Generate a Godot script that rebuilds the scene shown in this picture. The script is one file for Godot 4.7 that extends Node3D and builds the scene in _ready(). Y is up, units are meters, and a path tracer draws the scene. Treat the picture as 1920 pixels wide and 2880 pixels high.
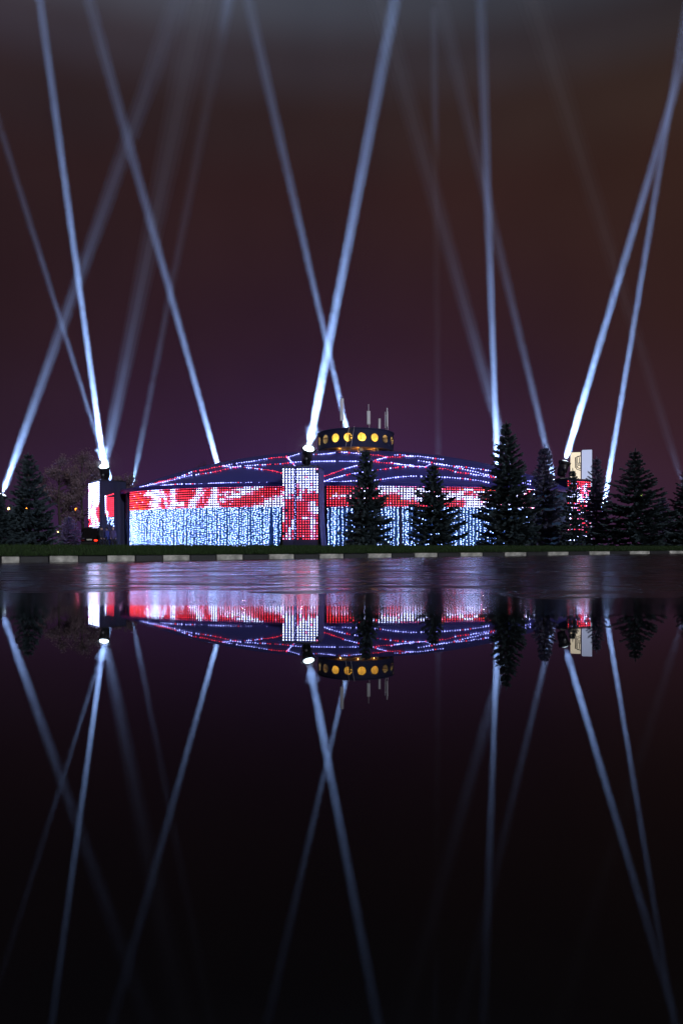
extends Node3D
# Night view of a round pavilion hung with festive lights, searchlights above it, mirrored in a puddle.

const EYE := 0.36            # height of the lens above the puddle
const HORIZON := 1546.0      # row of the horizon in the 1920 x 2880 photograph
const AX := 0.8              # pavilion: centre, half width, half depth, floor level
const AZ := 62.0
const EA := 20.2
const EB := 9.0
const FLOOR := 0.5

var M := {}
var rng := RandomNumberGenerator.new()
var used := {}
var bulb_mesh: Mesh
var tiny_mesh: Mesh

# ---------------------------------------------------------------- helpers
func at(px: float, py: float, d: float) -> Vector3:
	return Vector3((px - 960.0) / 1920.0 * d, EYE - (py - HORIZON) / 1920.0 * d, -d)

func numbered(called: String) -> String:
	var n: int = used.get(called, 0)
	used[called] = n + 1
	return called if n == 0 else "%s_%03d" % [called, n]

func tag(o: Node, label := "", category := "", group := "", kind := "") -> void:
	if label: o.set_meta("label", label)
	if category: o.set_meta("category", category)
	if group: o.set_meta("group", group)
	if kind: o.set_meta("kind", kind)

func thing(called: String, label: String, category: String, pos := Vector3.ZERO, turn := 0.0, group := "") -> Node3D:
	var o := Node3D.new()
	o.name = numbered(called)
	add_child(o, true)
	o.position = pos
	o.rotation.y = turn
	tag(o, label, category, group)
	return o

func obj(called: String, mesh: Mesh, mat: Material, parent: Node = null) -> MeshInstance3D:
	var o := MeshInstance3D.new()
	o.name = numbered(called) if parent == null else called
	o.mesh = mesh
	o.material_override = mat
	if parent == null:
		add_child(o, true)
	else:
		parent.add_child(o, true)
	return o

func many(called: String, mesh: Mesh, mat: Material, where: Array, parent: Node = null) -> MultiMeshInstance3D:
	var mm := MultiMesh.new()
	mm.transform_format = MultiMesh.TRANSFORM_3D
	mm.mesh = mesh
	mm.instance_count = where.size()
	for i in where.size():
		mm.set_instance_transform(i, where[i])
	var o := MultiMeshInstance3D.new()
	o.name = numbered(called) if parent == null else called
	o.multimesh = mm
	o.material_override = mat
	o.set_meta("kind", "stuff")
	if parent == null:
		add_child(o, true)
	else:
		parent.add_child(o, true)
	return o

func new_st(smooth := false) -> SurfaceTool:
	var st := SurfaceTool.new()
	st.begin(Mesh.PRIMITIVE_TRIANGLES)
	st.set_smooth_group(0 if smooth else -1)
	return st

func done(st: SurfaceTool) -> ArrayMesh:
	st.generate_normals()
	return st.commit()

func tri(st: SurfaceTool, a: Vector3, b: Vector3, c: Vector3, out: Vector3) -> void:
	if (b - a).cross(c - a).dot(out) > 0.0:
		var t := b
		b = c
		c = t
	for v in [a, b, c]:
		st.set_uv(Vector2(v.x, v.z))
		st.add_vertex(v)

func quad(st: SurfaceTool, a: Vector3, b: Vector3, c: Vector3, d: Vector3, out: Vector3) -> void:
	tri(st, a, b, c, out)
	tri(st, a, c, d, out)

func box(st: SurfaceTool, c: Vector3, s: Vector3, basis := Basis.IDENTITY, bevel := 0.0) -> void:
	# a box with chamfered edges
	var h := s * 0.5
	var e: float = min(bevel, min(h.x, min(h.y, h.z)) * 0.9)
	for ax in 3:
		for sg in [-1.0, 1.0]:
			var n := Vector3.ZERO
			n[ax] = sg
			var u := (ax + 1) % 3
			var w := (ax + 2) % 3
			var p := []
			for k in [[-1, -1], [1, -1], [1, 1], [-1, 1]]:
				var v := Vector3.ZERO
				v[ax] = sg * h[ax]
				v[u] = k[0] * (h[u] - e)
				v[w] = k[1] * (h[w] - e)
				p.append(c + basis * v)
			quad(st, p[0], p[1], p[2], p[3], basis * n)
	if e > 0.0:
		for ax in 3:
			var u := (ax + 1) % 3
			var w := (ax + 2) % 3
			for su in [-1.0, 1.0]:
				for sw in [-1.0, 1.0]:
					var q := []
					for k in [[-1, 0], [1, 0], [1, 1], [-1, 1]]:
						var v := Vector3.ZERO
						v[ax] = k[0] * (h[ax] - e)
						v[u] = su * (h[u] - (0.0 if k[1] == 0 else e))
						v[w] = sw * (h[w] - (e if k[1] == 0 else 0.0))
						q.append(c + basis * v)
					var n := Vector3.ZERO
					n[u] = su
					n[w] = sw
					quad(st, q[0], q[1], q[2], q[3], basis * n)
		for sx in [-1.0, 1.0]:
			for sy in [-1.0, 1.0]:
				for sz in [-1.0, 1.0]:
					var g := Vector3(sx, sy, sz)
					tri(st, c + basis * (g * Vector3(h.x, h.y - e, h.z - e)), c + basis * (g * Vector3(h.x - e, h.y, h.z - e)), c + basis * (g * Vector3(h.x - e, h.y - e, h.z)), basis * g)

func one_box(c: Vector3, s: Vector3, bevel := 0.02, basis := Basis.IDENTITY) -> ArrayMesh:
	var st := new_st()
	box(st, c, s, basis, bevel)
	return done(st)

func frame_of(dir: Vector3) -> Basis:
	# y along dir
	var y := dir.normalized()
	var x := y.cross(Vector3(0, 0, 1))
	if x.length() < 0.05:
		x = y.cross(Vector3(1, 0, 0))
	x = x.normalized()
	return Basis(x, y, x.cross(y).normalized())

func lathe(st: SurfaceTool, profile: Array, sides: int, origin := Vector3.ZERO, basis := Basis.IDENTITY, from := 0.0, to := TAU) -> void:
	for i in profile.size() - 1:
		var p: Vector2 = profile[i]
		var q: Vector2 = profile[i + 1]
		for k in sides:
			var a := lerpf(from, to, float(k) / sides)
			var b := lerpf(from, to, float(k + 1) / sides)
			var p0 := origin + basis * Vector3(cos(a) * p.x, p.y, sin(a) * p.x)
			var p1 := origin + basis * Vector3(cos(b) * p.x, p.y, sin(b) * p.x)
			var q0 := origin + basis * Vector3(cos(a) * q.x, q.y, sin(a) * q.x)
			var q1 := origin + basis * Vector3(cos(b) * q.x, q.y, sin(b) * q.x)
			var m := (a + b) * 0.5
			var t := q - p
			var out := basis * Vector3(cos(m) * t.y, -t.x, sin(m) * t.y)
			if p.x > 1e-5:
				tri(st, p0, p1, q1, out)
			if q.x > 1e-5:
				tri(st, p0, q1, q0, out)

func tube(st: SurfaceTool, pts: Array, r0: float, r1: float, sides := 6) -> void:
	for i in pts.size() - 1:
		var a: Vector3 = pts[i]
		var b: Vector3 = pts[i + 1]
		if a.distance_to(b) < 1e-4:
			continue
		var f := frame_of(b - a)
		var ra := lerpf(r0, r1, float(i) / (pts.size() - 1))
		var rb := lerpf(r0, r1, float(i + 1) / (pts.size() - 1))
		for k in sides:
			var t := TAU * k / sides
			var u := TAU * (k + 1) / sides
			var dt := f.x * cos(t) + f.z * sin(t)
			var du := f.x * cos(u) + f.z * sin(u)
			quad(st, a + dt * ra, a + du * ra, b + du * rb, b + dt * rb, dt + du)

func rod(pts: Array, r: float, sides := 6) -> ArrayMesh:
	var st := new_st(true)
	tube(st, pts, r, r, sides)
	return done(st)

func noise(seed_: int, freq: float, octaves := 4) -> FastNoiseLite:
	var n := FastNoiseLite.new()
	n.seed = seed_
	n.frequency = freq
	n.fractal_octaves = octaves
	return n

func srgb(r: float, g: float, b: float) -> Color:   # from linear base colour
	return Color(r, g, b).linear_to_srgb()

func mat(called: String, col: Color, rough := 0.8, metal := 0.0) -> StandardMaterial3D:
	var m := StandardMaterial3D.new()
	m.resource_name = called
	m.albedo_color = col
	m.roughness = rough
	m.metallic = metal
	M[called] = m
	return m

func glow(called: String, col: Color, power: float) -> StandardMaterial3D:
	var m := mat(called, Color(0.3, 0.3, 0.3), 0.4)
	m.emission_enabled = true
	m.emission = col
	m.emission_energy_multiplier = power
	return m

func noise_tex(seed_: int, freq: float, lo: Color, hi: Color, size := 512, octaves := 4, sx := 1.0, sy := 1.0) -> ImageTexture:
	# tileable: blended with itself across the edges
	var n := noise(seed_, freq, octaves)
	var im := Image.create(size, size, false, Image.FORMAT_RGB8)
	for y in size:
		for x in size:
			var u := float(x) / size
			var v := float(y) / size
			var a := n.get_noise_2d(x * sx, y * sy)
			var b := n.get_noise_2d((x - size) * sx, y * sy)
			var c := n.get_noise_2d(x * sx, (y - size) * sy)
			var d := n.get_noise_2d((x - size) * sx, (y - size) * sy)
			var s := lerpf(lerpf(a, b, u), lerpf(c, d, u), v)
			im.set_pixel(x, y, lo.lerp(hi, clampf(0.5 + s * 1.3, 0.0, 1.0)))
	return ImageTexture.create_from_image(im)

# ---------------------------------------------------------------- shape of the pavilion
func ell(phi: float, y: float, off := 0.0) -> Vector3:
	return Vector3(AX + (EA + off) * sin(phi), y, -(AZ - (EB + off) * cos(phi)))

func out_at(phi: float) -> Vector3:
	return Vector3(sin(phi) / EA, 0, cos(phi) / EB).normalized()

func column_of(p: Vector3) -> float:
	return 960.0 + p.x / -p.z * 1920.0

func phi_at(px: float) -> float:
	var lo := -1.29
	var hi := 1.29
	for i in 40:
		var m := (lo + hi) * 0.5
		if column_of(ell(m, 0.0, 0.08)) < px:
			lo = m
		else:
			hi = m
	return (lo + hi) * 0.5

func roof_y(x: float, z: float) -> float:
	var r := sqrt(pow((x - AX) / EA, 2.0) + pow((z + AZ) / EB, 2.0))
	return FLOOR + 8.75 - 3.65 * pow(r, 2.2)

func on_roof(px: float, py: float) -> Vector3:
	# where the sight line of a photographed bulb meets the roof (or passes it closest)
	var best := at(px, py, 56.0)
	var least := 1e9
	for i in 260:
		var d := 52.8 + 0.04 * i
		var p := at(px, py, d)
		if pow((p.x - AX) / EA, 2.0) + pow((p.z + AZ) / EB, 2.0) > 1.03:
			continue
		var gap := p.y - roof_y(p.x, p.z) - 0.07
		if gap <= 0.0:
			return p
		if gap < least:
			least = gap
			best = p
	best.y = min(best.y, roof_y(best.x, best.z) + 0.12)
	return best

# ---------------------------------------------------------------- ground levels
func kerb_z(x: float) -> float:
	return 17.0 + 9.0 * (x + 7.61) / 20.27

func kerb_base(x: float) -> float:
	return 0.045 + 0.172 * clampf((x + 7.61) / 20.27, -0.25, 1.3)

func kerb_high(x: float) -> float:
	return 0.15 - 0.055 * clampf((x + 7.61) / 20.27, -0.3, 1.2)

var road_noise: FastNoiseLite

func road_y(x: float, z: float) -> float:
	var t := clampf((z - 4.75) / maxf(kerb_z(x) - 4.75, 2.0), -1.0, 1.2)
	var k := road_noise.get_noise_2d(x, z)
	if t < 0.0:
		return -0.012 + t * 0.06 + k * 0.012 * smoothstep(-0.2, -0.02, t)
	return -0.012 + (kerb_base(x) + 0.012) * pow(t, 0.75) + k * 0.012 * (1.0 - smoothstep(0.85, 1.0, t))

func lawn_y(x: float, z: float) -> float:
	var d := z - kerb_z(x) - 0.16
	var low := kerb_base(x) + kerb_high(x) + 0.01
	var t := clampf(d / 13.0, 0.0, 1.0)
	return lerpf(low, FLOOR, 1.0 - pow(1.0 - t, 1.8)) + road_noise.get_noise_2d(x * 2.0 + 50.0, z * 2.0) * 0.02 * smoothstep(0.0, 3.0, d)

# ---------------------------------------------------------------- sky
func sky_picture() -> ImageTexture:
	var w := 1024
	var h := 512
	var im := Image.create(w, h, false, Image.FORMAT_RGBAF)
	var big := noise(11, 1.3, 4)
	var fine := noise(23, 5.0, 4)
	var steps := [[-90, 0.004, 0.004, 0.006], [0, 0.030, 0.0130, 0.020], [4, 0.030, 0.0130, 0.020], [10, 0.0285, 0.0122, 0.0150], [18, 0.0270, 0.0116, 0.0112], [27, 0.0275, 0.0128, 0.0115], [32, 0.029, 0.017, 0.0165], [35.5, 0.036, 0.029, 0.036], [39, 0.056, 0.062, 0.084], [44, 0.068, 0.080, 0.112], [56, 0.066, 0.074, 0.10], [90, 0.06, 0.066, 0.09]]
	for y in h:
		var e := 90.0 - (y + 0.5) / h * 180.0
		var i := 0
		while i < steps.size() - 2 and steps[i + 1][0] < e:
			i += 1
		var t: float = clampf((e - steps[i][0]) / (steps[i + 1][0] - steps[i][0]), 0.0, 1.0)
		t = t * t * (3.0 - 2.0 * t)
		var c := Vector3(lerpf(steps[i][1], steps[i + 1][1], t), lerpf(steps[i][2], steps[i + 1][2], t), lerpf(steps[i][3], steps[i + 1][3], t))
		for x in w:
			var a := wrapf((float(x) + 0.5) / w * TAU, -PI, PI)   # 0 straight ahead
			var dir := Vector3(sin(a) * cos(deg_to_rad(e)), sin(deg_to_rad(e)), -cos(a) * cos(deg_to_rad(e)))
			var n := big.get_noise_3dv(dir * 1.6)
			var f := fine.get_noise_3dv(dir * 0.8)
			var k := 1.02 + 0.28 * n + 0.07 * f
			var warm := big.get_noise_3dv(dir * 1.1 + Vector3(7, 3, 1))
			# the town's glow is redder to the right; violet is painted in as haze lit by the pavilion
			var side := clampf(a / 0.45, -1.0, 1.0)
			var high := smoothstep(30.0, 40.0, e)
			side *= 1.0 - high
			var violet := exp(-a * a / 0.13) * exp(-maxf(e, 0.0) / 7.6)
			var q := Vector3(c.x * (1.0 + 0.10 * warm + 0.22 * side), c.y * (1.0 + 0.16 * side), c.z * (1.0 - 0.06 * warm - 0.06 * side)) * k * (1.0 - 0.55 * high * clampf(a * 2.2, -0.5, 1.0))
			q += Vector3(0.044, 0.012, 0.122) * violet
			im.set_pixel(x, y, Color(q.x, q.y, q.z, 1.0))
	return ImageTexture.create_from_image(im)

# ---------------------------------------------------------------- searchlights
var beam_no := 0

func searchlight(a: Vector3, b: Vector3, label: String, stand: float, power: float, wide0: float, wide1: float, visible_lens := true, foot := false) -> void:
	# a: the lens, b: a point high up the beam; wide0 / wide1: beam width in metres at both
	var dir := (b - a).normalized()
	var length := a.distance_to(b)
	var f := frame_of(dir)
	var t := thing("searchlight", label, "searchlight", Vector3(a.x, stand, a.z) - Vector3(dir.x, 0, dir.z) * 0.6, 0.0, "searchlights throwing beams over the pavilion")
	var o := t.position
	var st := new_st(true)
	lathe(st, [Vector2(0.0, -1.28), Vector2(0.30, -1.26), Vector2(0.36, -1.16), Vector2(0.38, -0.9), Vector2(0.38, -0.86), Vector2(0.42, -0.84), Vector2(0.42, -0.22), Vector2(0.40, -0.20)], 24, a - o, f)
	obj("body", done(st), M.black_metal, t)
	st = new_st()
	lathe(st, [Vector2(0.40, -0.22), Vector2(0.53, -0.2), Vector2(0.55, -0.05), Vector2(0.55, 0.02), Vector2(0.42, 0.02), Vector2(0.41, -0.06)], 12, a - o, f)
	obj("collar", done(st), M.black_metal, t)
	st = new_st(true)
	lathe(st, [Vector2(0.41, -0.03), Vector2(0.37, 0.05), Vector2(0.26, 0.11), Vector2(0.12, 0.15), Vector2(0.0, 0.16)], 20, a - o, f)
	obj("lens", done(st), M.lamp_glass if visible_lens else M.lens_dim, t)
	var pivot := a - o - dir * 0.62
	for s in [-1.0, 1.0]:
		var top: Vector3 = pivot + f.z * 0.5 * s
		st = new_st()
		tube(st, [top, Vector3(top.x, 0.12, top.z)], 0.05, 0.05, 4)
		obj("yoke_arm", done(st), M.black_metal, t)
		st = new_st(true)
		lathe(st, [Vector2(0.0, -0.06), Vector2(0.1, -0.06), Vector2(0.1, 0.06), Vector2(0.0, 0.06)], 10, top, frame_of(f.z))
		obj("pivot_knob", done(st), M.steel, t)
	obj("base", one_box(Vector3(pivot.x, 0.08, pivot.z), Vector3(0.9, 0.16, 1.25), 0.02), M.black_metal, t)
	# the lamp itself
	var lamp := SpotLight3D.new()
	lamp.name = "lamp"
	lamp.light_color = Color(0.60, 0.75, 1.0)
	wide0 *= 0.84
	wide1 *= 0.9
	var half := (wide1 - wide0) * 0.5 / length
	var source := 0.4
	var spread := maxf(source / 9.0, wide1 * 0.5 / length * 1.3)
	lamp.spot_angle = rad_to_deg(atan(spread))
	lamp.spot_angle_attenuation = 1.0
	lamp.light_size = source
	lamp.light_energy = power * 200000.0 * 0.75 / ((wide0 + wide1) * 0.5) * pow(length / 45.0, 2.0)
	lamp.spot_range = 160.0
	lamp.shadow_enabled = true
	t.add_child(lamp)
	lamp.look_at_from_position(a + dir * 0.05, b, Vector3(0, 0, 1))
	# an added spot, wide and weak, which fills the foot of the beam
	var foot_fill := SpotLight3D.new()
	foot_fill.name = "foot_fill_spot"
	foot_fill.light_color = lamp.light_color
	foot_fill.spot_angle = 6.5
	foot_fill.spot_angle_attenuation = 0.6
	foot_fill.light_size = 0.03
	foot_fill.light_energy = lamp.light_energy * 0.18
	foot_fill.spot_range = 60.0
	foot_fill.shadow_enabled = true
	t.add_child(foot_fill)
	foot_fill.look_at_from_position(a + dir * 0.19, b, Vector3(0, 0, 1))
	if foot:
		var rim := SpotLight3D.new()  # another added spot, wider still, brightens the very start of the beam
		rim.name = "wide_fill_spot"
		rim.light_color = lamp.light_color
		rim.spot_angle = 24.0
		rim.spot_angle_attenuation = 0.5
		rim.light_size = 0.03
		rim.light_energy = lamp.light_energy * 0.02
		rim.spot_range = 12.0
		rim.shadow_enabled = true
		t.add_child(rim)
		rim.look_at_from_position(a + dir * 0.18, b, Vector3(0, 0, 1))
	# the mist in which the beam shows
	for shell in [[0.38, "mist_core"], [0.74, "mist"], [1.3, "mist_thin"]]:
		var slope: float = maxf(half, 0.0015) * shell[0]
		var back := wide0 * 0.5 * (minf(shell[0] * 1.25, 1.1)) / slope
		var high := back + length * 1.25
		var fog := FogVolume.new()
		fog.name = numbered("lit_mist")
		fog.shape = RenderingServer.FOG_VOLUME_SHAPE_CONE
		fog.size = Vector3(2.0 * high * slope, high, 2.0 * high * slope)
		fog.material = M[shell[1]]
		fog.set_meta("kind", "stuff")
		add_child(fog, true)
		fog.transform = Transform3D(Basis(f.x, -dir, f.x.cross(-dir).normalized()), a - dir * back + dir * high * 0.5)
	if visible_lens:
		for ring in [[0.8, "haze_core"], [1.3, "haze_mid"], [2.1, "haze_far"], [3.4, "haze_last"]]:  # added balls of mist that stand in for glare round the lens
			var halo := FogVolume.new()
			halo.name = numbered("glare_mist")
			halo.shape = RenderingServer.FOG_VOLUME_SHAPE_ELLIPSOID
			halo.size = Vector3.ONE * ring[0]
			halo.material = M[ring[1]]
			halo.set_meta("kind", "stuff")
			add_child(halo, true)
			halo.position = a + dir * 0.1
	beam_no += 1

# ---------------------------------------------------------------- bulbs
func bulbs_at(points: Array, r: float, jitter := 0.15) -> Array:
	var out := []
	for p in points:
		var s := r * rng.randf_range(1.0 - jitter, 1.0 + jitter)
		out.append(Transform3D(Basis.from_euler(Vector3(rng.randf() * 3.0, rng.randf() * 3.0, 0)).scaled(Vector3(s, s, s)), p))
	return out

func light_string(label: String, pts: Array, runs: Array) -> void:
	# pts: places along the string on the roof; runs: [share of length at which the colour starts, colour]
	var path := []
	for p in pts:
		path.append(on_roof(p[0], p[1]))
	var lens := [0.0]
	for i in path.size() - 1:
		lens.append(lens[-1] + path[i].distance_to(path[i + 1]))
	var total: float = lens[-1]
	var t := thing("light_string", label, "light string", path[0], 0.0, "strings of coloured bulbs over the pavilion roof")
	var sets := {"white": [], "red": [], "warm": []}
	var n := int(total / 0.21)
	var line := []
	for i in n + 1:
		var d := total * i / maxf(n, 1)
		var k := 0
		while k < path.size() - 2 and lens[k + 1] < d:
			k += 1
		var u: float = (d - lens[k]) / maxf(lens[k + 1] - lens[k], 1e-4)
		var p: Vector3 = path[k].lerp(path[k + 1], u)
		p += Vector3(0, rng.randf_range(-0.025, 0.025), 0)
		p.y = maxf(p.y, roof_y(p.x, p.z) + 0.05) if pow((p.x - AX) / EA, 2.0) + pow((p.z + AZ) / EB, 2.0) < 1.0 else p.y
		line.append(p - path[0] - Vector3(0, 0.03, 0))
		var c := "white"
		for r in runs:
			if d / total >= r[0]:
				c = r[1]
		if c == "mixed":
			c = "red" if rng.randf() < 0.5 else "white"
		elif rng.randf() < 0.10:
			c = "red" if c == "white" else "white"
		if rng.randf() > 0.04:
			sets[c].append(p - path[0])
	obj("cable", rod(line, 0.012, 4), M.cable, t)
	for c in ["white", "red"]:
		if sets[c].size() > 0:
			many("%s_bulbs" % c, bulb_mesh, M["bulb_" + c], bulbs_at(sets[c], 0.036, 0.4), t)

# ---------------------------------------------------------------- what the lit nets show
var led_noise: FastNoiseLite

func net_left(px: float, v: float) -> bool:
	var x := 90.0 + (px - 367.0) / 425.0 * 1325.0
	var j := led_noise.get_noise_2d(px * 3.0, v * 90.0)
	x += j * 12.0
	if x > 268 and x < 356: return true
	if x > 205 and x <= 268 and v < 0.34 and v > 0.05 + (268 - x) / 500.0: return j > -0.25
	if absf(x - (348 + v * 72)) < 20: return j > -0.1
	if x > 440 and x < 482: return true
	if x > 482 and x < 565 and v > 0.72 and v < 0.9: return true
	if absf(x - (625 + (1.0 - v) * 92)) < 20 + 22 * (1 - absf(v - 0.6)): return true
	if x > 736 + (1.0 - v) * 85 and x < 856: return true
	if x >= 856 and x < 1260 and absf(v - (0.80 - (x - 860) / 400.0 * 0.78)) < 0.115: return true
	if x >= 856 and x < 1180 and absf(v - (0.46 - (x - 860) / 320.0 * 0.4)) < 0.075: return true
	if x > 1170 and v > 1.0 - (x - 1170) / 240.0 * 0.56: return true
	return false

func net_right(px: float, v: float) -> bool:
	var j := led_noise.get_noise_2d(px * 2.6, v * 80.0)
	if px < 1012: return v > 0.53 and v < 0.66 and px > 938.0 + (v - 0.53) * -60.0
	if px < 1060: return j > 0.05
	if px < 1122: return v < 0.46 + j * 0.1 and not (v < 0.08 and px > 1100)
	if px < 1192: return v > 0.14 and v < 0.66 + (px - 1122.0) / 70.0 * 0.2
	if px < 1240: return v > 0.2 and v < 0.62 and j > -0.2
	if px < 1300: return (v > 0.3 and v < 0.74) or v < 0.06
	if px < 1405: return (v > 0.5 + j * 0.12 and not (v > 0.55 and v < 0.72 and px > 1350)) or (v < 0.1 and px > 1340) or absf(v - 0.2 - (px - 1300) / 400.0) < 0.06
	return j > 0.08

func net_pylon(kind: int, right: bool, u: float, v: float) -> bool:
	var j := led_noise.get_noise_2d(u * 60.0 + kind * 500.0 + (90.0 if right else 0.0), v * 110.0)
	if kind == 0:
		if not right:
			if v > 0.72 and u > 0.3 and absf(u - (1.0 - (v - 0.78) * 2.6)) < 0.24: return true
			if u < 0.2: return not (v > 0.25 and v < 0.31) and v < 0.76
			if u > 0.8: return v < 0.36
			return v < 0.5 + j * 0.12 - u * 0.1
		if u > 0.93: return v > 0.04 and v < 0.34 or (v > 0.52 and v < 0.64)
		if u > 0.6: return v < 0.31 or v > 0.46
		if u < 0.1: return v < 0.26 or absf(v - 0.42) < 0.02
		return v < 0.4 + j * 0.2 - u * 0.08 or (absf(v - 0.7) < 0.02 and u > 0.25 and u < 0.45)
	if kind == 1:
		return v < 0.42 + j * 0.4 or (u > 0.5 and v > 0.74) or (u < 0.45 and v < 0.6) or j > 0.16
	return absf(v - 0.26) < 0.07 and (u < 0.35 or u > 0.7) or absf(v - 0.55) < 0.04 or v > 0.9 or j > 0.22

func net(parent: Node, where: Array, hues: Array, r: float) -> void:
	for hue in ["red", "pink", "orange", "white"]:
		var lot := []
		for i in where.size():
			if hues[i] == hue: lot.append(where[i])
		if lot.size() > 8: many(hue + "_led_bulbs", bulb_mesh, M["led_" + hue], bulbs_at(lot, r * (1.12 if hue == "white" else 1.0), 0.16), parent)

func hue_of(around: Array, warm: float) -> String:
	# around: what the picture shows at this bulb and at its four neighbours (true: white)
	var edge := false
	for i in 4:
		edge = edge or around[i + 1] != around[0]
	if edge and rng.randf() < 0.22: return "pink"
	if not around[0] and rng.randf() < warm: return "orange"
	if rng.randf() < 0.03: return "pink"
	return "white" if around[0] else "red"

func around_pylon(kind: int, right: bool, u: float, v: float, du: float) -> Array:
	var seen := []
	for q in [[0.0, 0.0], [du, 0.0], [-du, 0.0], [0.0, 0.04], [0.0, -0.04]]:
		seen.append(net_pylon(kind, right, clampf(u + q[0], 0.0, 1.0), clampf(v + q[1], 0.0, 1.0)))
	return seen

func omni(parent: Node, called: String, p: Vector3, c: Color, e: float, reach := 25.0) -> void:
	var l := OmniLight3D.new()
	l.name = called
	l.light_color = c
	l.light_energy = e
	l.omni_range = reach
	l.omni_attenuation = 2.0
	l.light_size = 0.0
	l.shadow_enabled = true
	parent.add_child(l, true)
	l.position = p

func pylon(kind: int, pos: Vector3, turn: float, label: String) -> void:
	var t := thing("light_pylon", label, "pylon", pos, turn, "pylons of lights round the pavilion")
	var w := 2.6
	var d := 2.3
	var h := 5.9
	obj("tower_body", one_box(Vector3(0, h * 0.5, 0), Vector3(w, h, d), 0.03), M.navy_cloth, t)
	var st := new_st()
	# cloth hung on both sides, its folds wider at the foot
	for s in [-1.0, 1.0]:
		st = new_st(true)
		var nz := 22
		var ny := 12
		var grid := []
		for iy in ny + 1:
			var row := []
			for iz in nz + 1:
				var v := float(iy) / ny
				var u := float(iz) / nz
				var fold := sin(u * 31.0 + sin(v * 3.0)) * 0.022 * (0.4 + v) + sin(u * 12.0) * 0.015
				var flare := pow(v, 4.0) * 0.24
				row.append(Vector3(s * (w * 0.5 + 0.06 + fold + flare), lerpf(h - 0.05, 0.02, v), lerpf(-d * 0.5, d * 0.5 - 0.02, u)))
			grid.append(row)
		for iy in ny:
			for iz in nz:
				quad(st, grid[iy][iz], grid[iy][iz + 1], grid[iy + 1][iz + 1], grid[iy + 1][iz], Vector3(s, 0, 0))
		obj("side_cloth", done(st), M.lit_cloth if s > 0 and kind == 0 else M.navy_cloth, t)  # right side of the centre pylon takes the cloth coloured as lit
	# rim, corner posts and the dark strip between the two nets
	obj("top_rim", one_box(Vector3(0, h + 0.04, 0), Vector3(w + 0.08, 0.08, d + 0.08), 0.02), M.black_metal, t)
	obj("divider", one_box(Vector3(-0.35, h * 0.5, d * 0.5 + 0.03), Vector3(0.2, h - 0.1, 0.06), 0.015), M.navy_cloth, t)
	for c in [[-1, -1], [1, -1], [-1, 1], [1, 1]]:
		obj("corner_post", one_box(Vector3(c[0] * (w * 0.5 + 0.02), h * 0.5, c[1] * (d * 0.5 + 0.02)), Vector3(0.07, h, 0.07), 0.01), M.black_metal, t)
	var where := []
	var white := []
	for row in 28:
		var v := row / 27.0
		var y := lerpf(h - 0.18, 0.66, v)
		for col in 4:
			where.append(Vector3(lerpf(-1.24, -0.54, col / 3.0), y, d * 0.5 + 0.07))
			white.append(hue_of(around_pylon(kind, false, col / 3.0, v, 0.34), 0.03))
		for col in 8:
			where.append(Vector3(lerpf(-0.17, 1.25, col / 7.0), y, d * 0.5 + 0.07))
			white.append(hue_of(around_pylon(kind, true, col / 7.0, v, 0.15), 0.03))
	net(t, where, white, 0.037)
	var tiny := []
	for row in 30:
		tiny.append(Vector3(-0.37 + 0.05 * sin(row * 2.1), lerpf(h - 0.2, 0.7, row / 29.0), d * 0.5 + 0.075))
	many("small_bulbs", tiny_mesh, M.bulb_white, bulbs_at(tiny, 0.024, 0.4), t)
	omni(t, "led_light", Vector3(0.4, 3.2, d * 0.5 + 1.6), Color(1.0, 0.45, 0.62), 0.1)

func curtain(px0: float, px1: float, gap: float, dense: float, label: String) -> void:
	var scatter := 0.06 if gap < 0.18 else 0.045
	var p0 := phi_at(px0)
	var p1 := phi_at(px1)
	var mid := ell((p0 + p1) * 0.5, FLOOR, 0.1)
	var t := thing("light_curtain", label, "light curtain", mid, 0.0, "curtains of white icicle lights on the wall")
	var top := FLOOR + 3.2
	var pts := []
	var cable := []
	var arc := 0.0
	var prev := ell(p0, top, 0.1)
	var n := 60
	var next := 0.0
	for i in n * 4 + 1:
		var phi := lerpf(p0, p1, float(i) / (n * 4))
		var p := ell(phi, top, 0.10)
		arc += p.distance_to(prev)
		prev = p
		if i % 8 == 0:
			cable.append(p - mid)
		if arc >= next:
			next = arc + gap * rng.randf_range(0.65, 1.35)
			var y := top - rng.randf() * 0.1
			var foot := FLOOR + rng.randf_range(0.01, 0.1)
			var lean := rng.randf_range(-0.03, 0.03)
			while y > foot:
				var q := ell(phi + (rng.randf_range(-scatter, scatter) + lean * (top - y)) / EA, y, 0.10 + rng.randf_range(-0.03, 0.03))
				pts.append(q - mid)
				y -= dense * rng.randf_range(0.6, 1.4)
	obj("cable", rod(cable, 0.015, 4), M.cable, t)
	many("icicle_bulbs", tiny_mesh, M.icicle, bulbs_at(pts, 0.036, 0.35), t)

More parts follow.
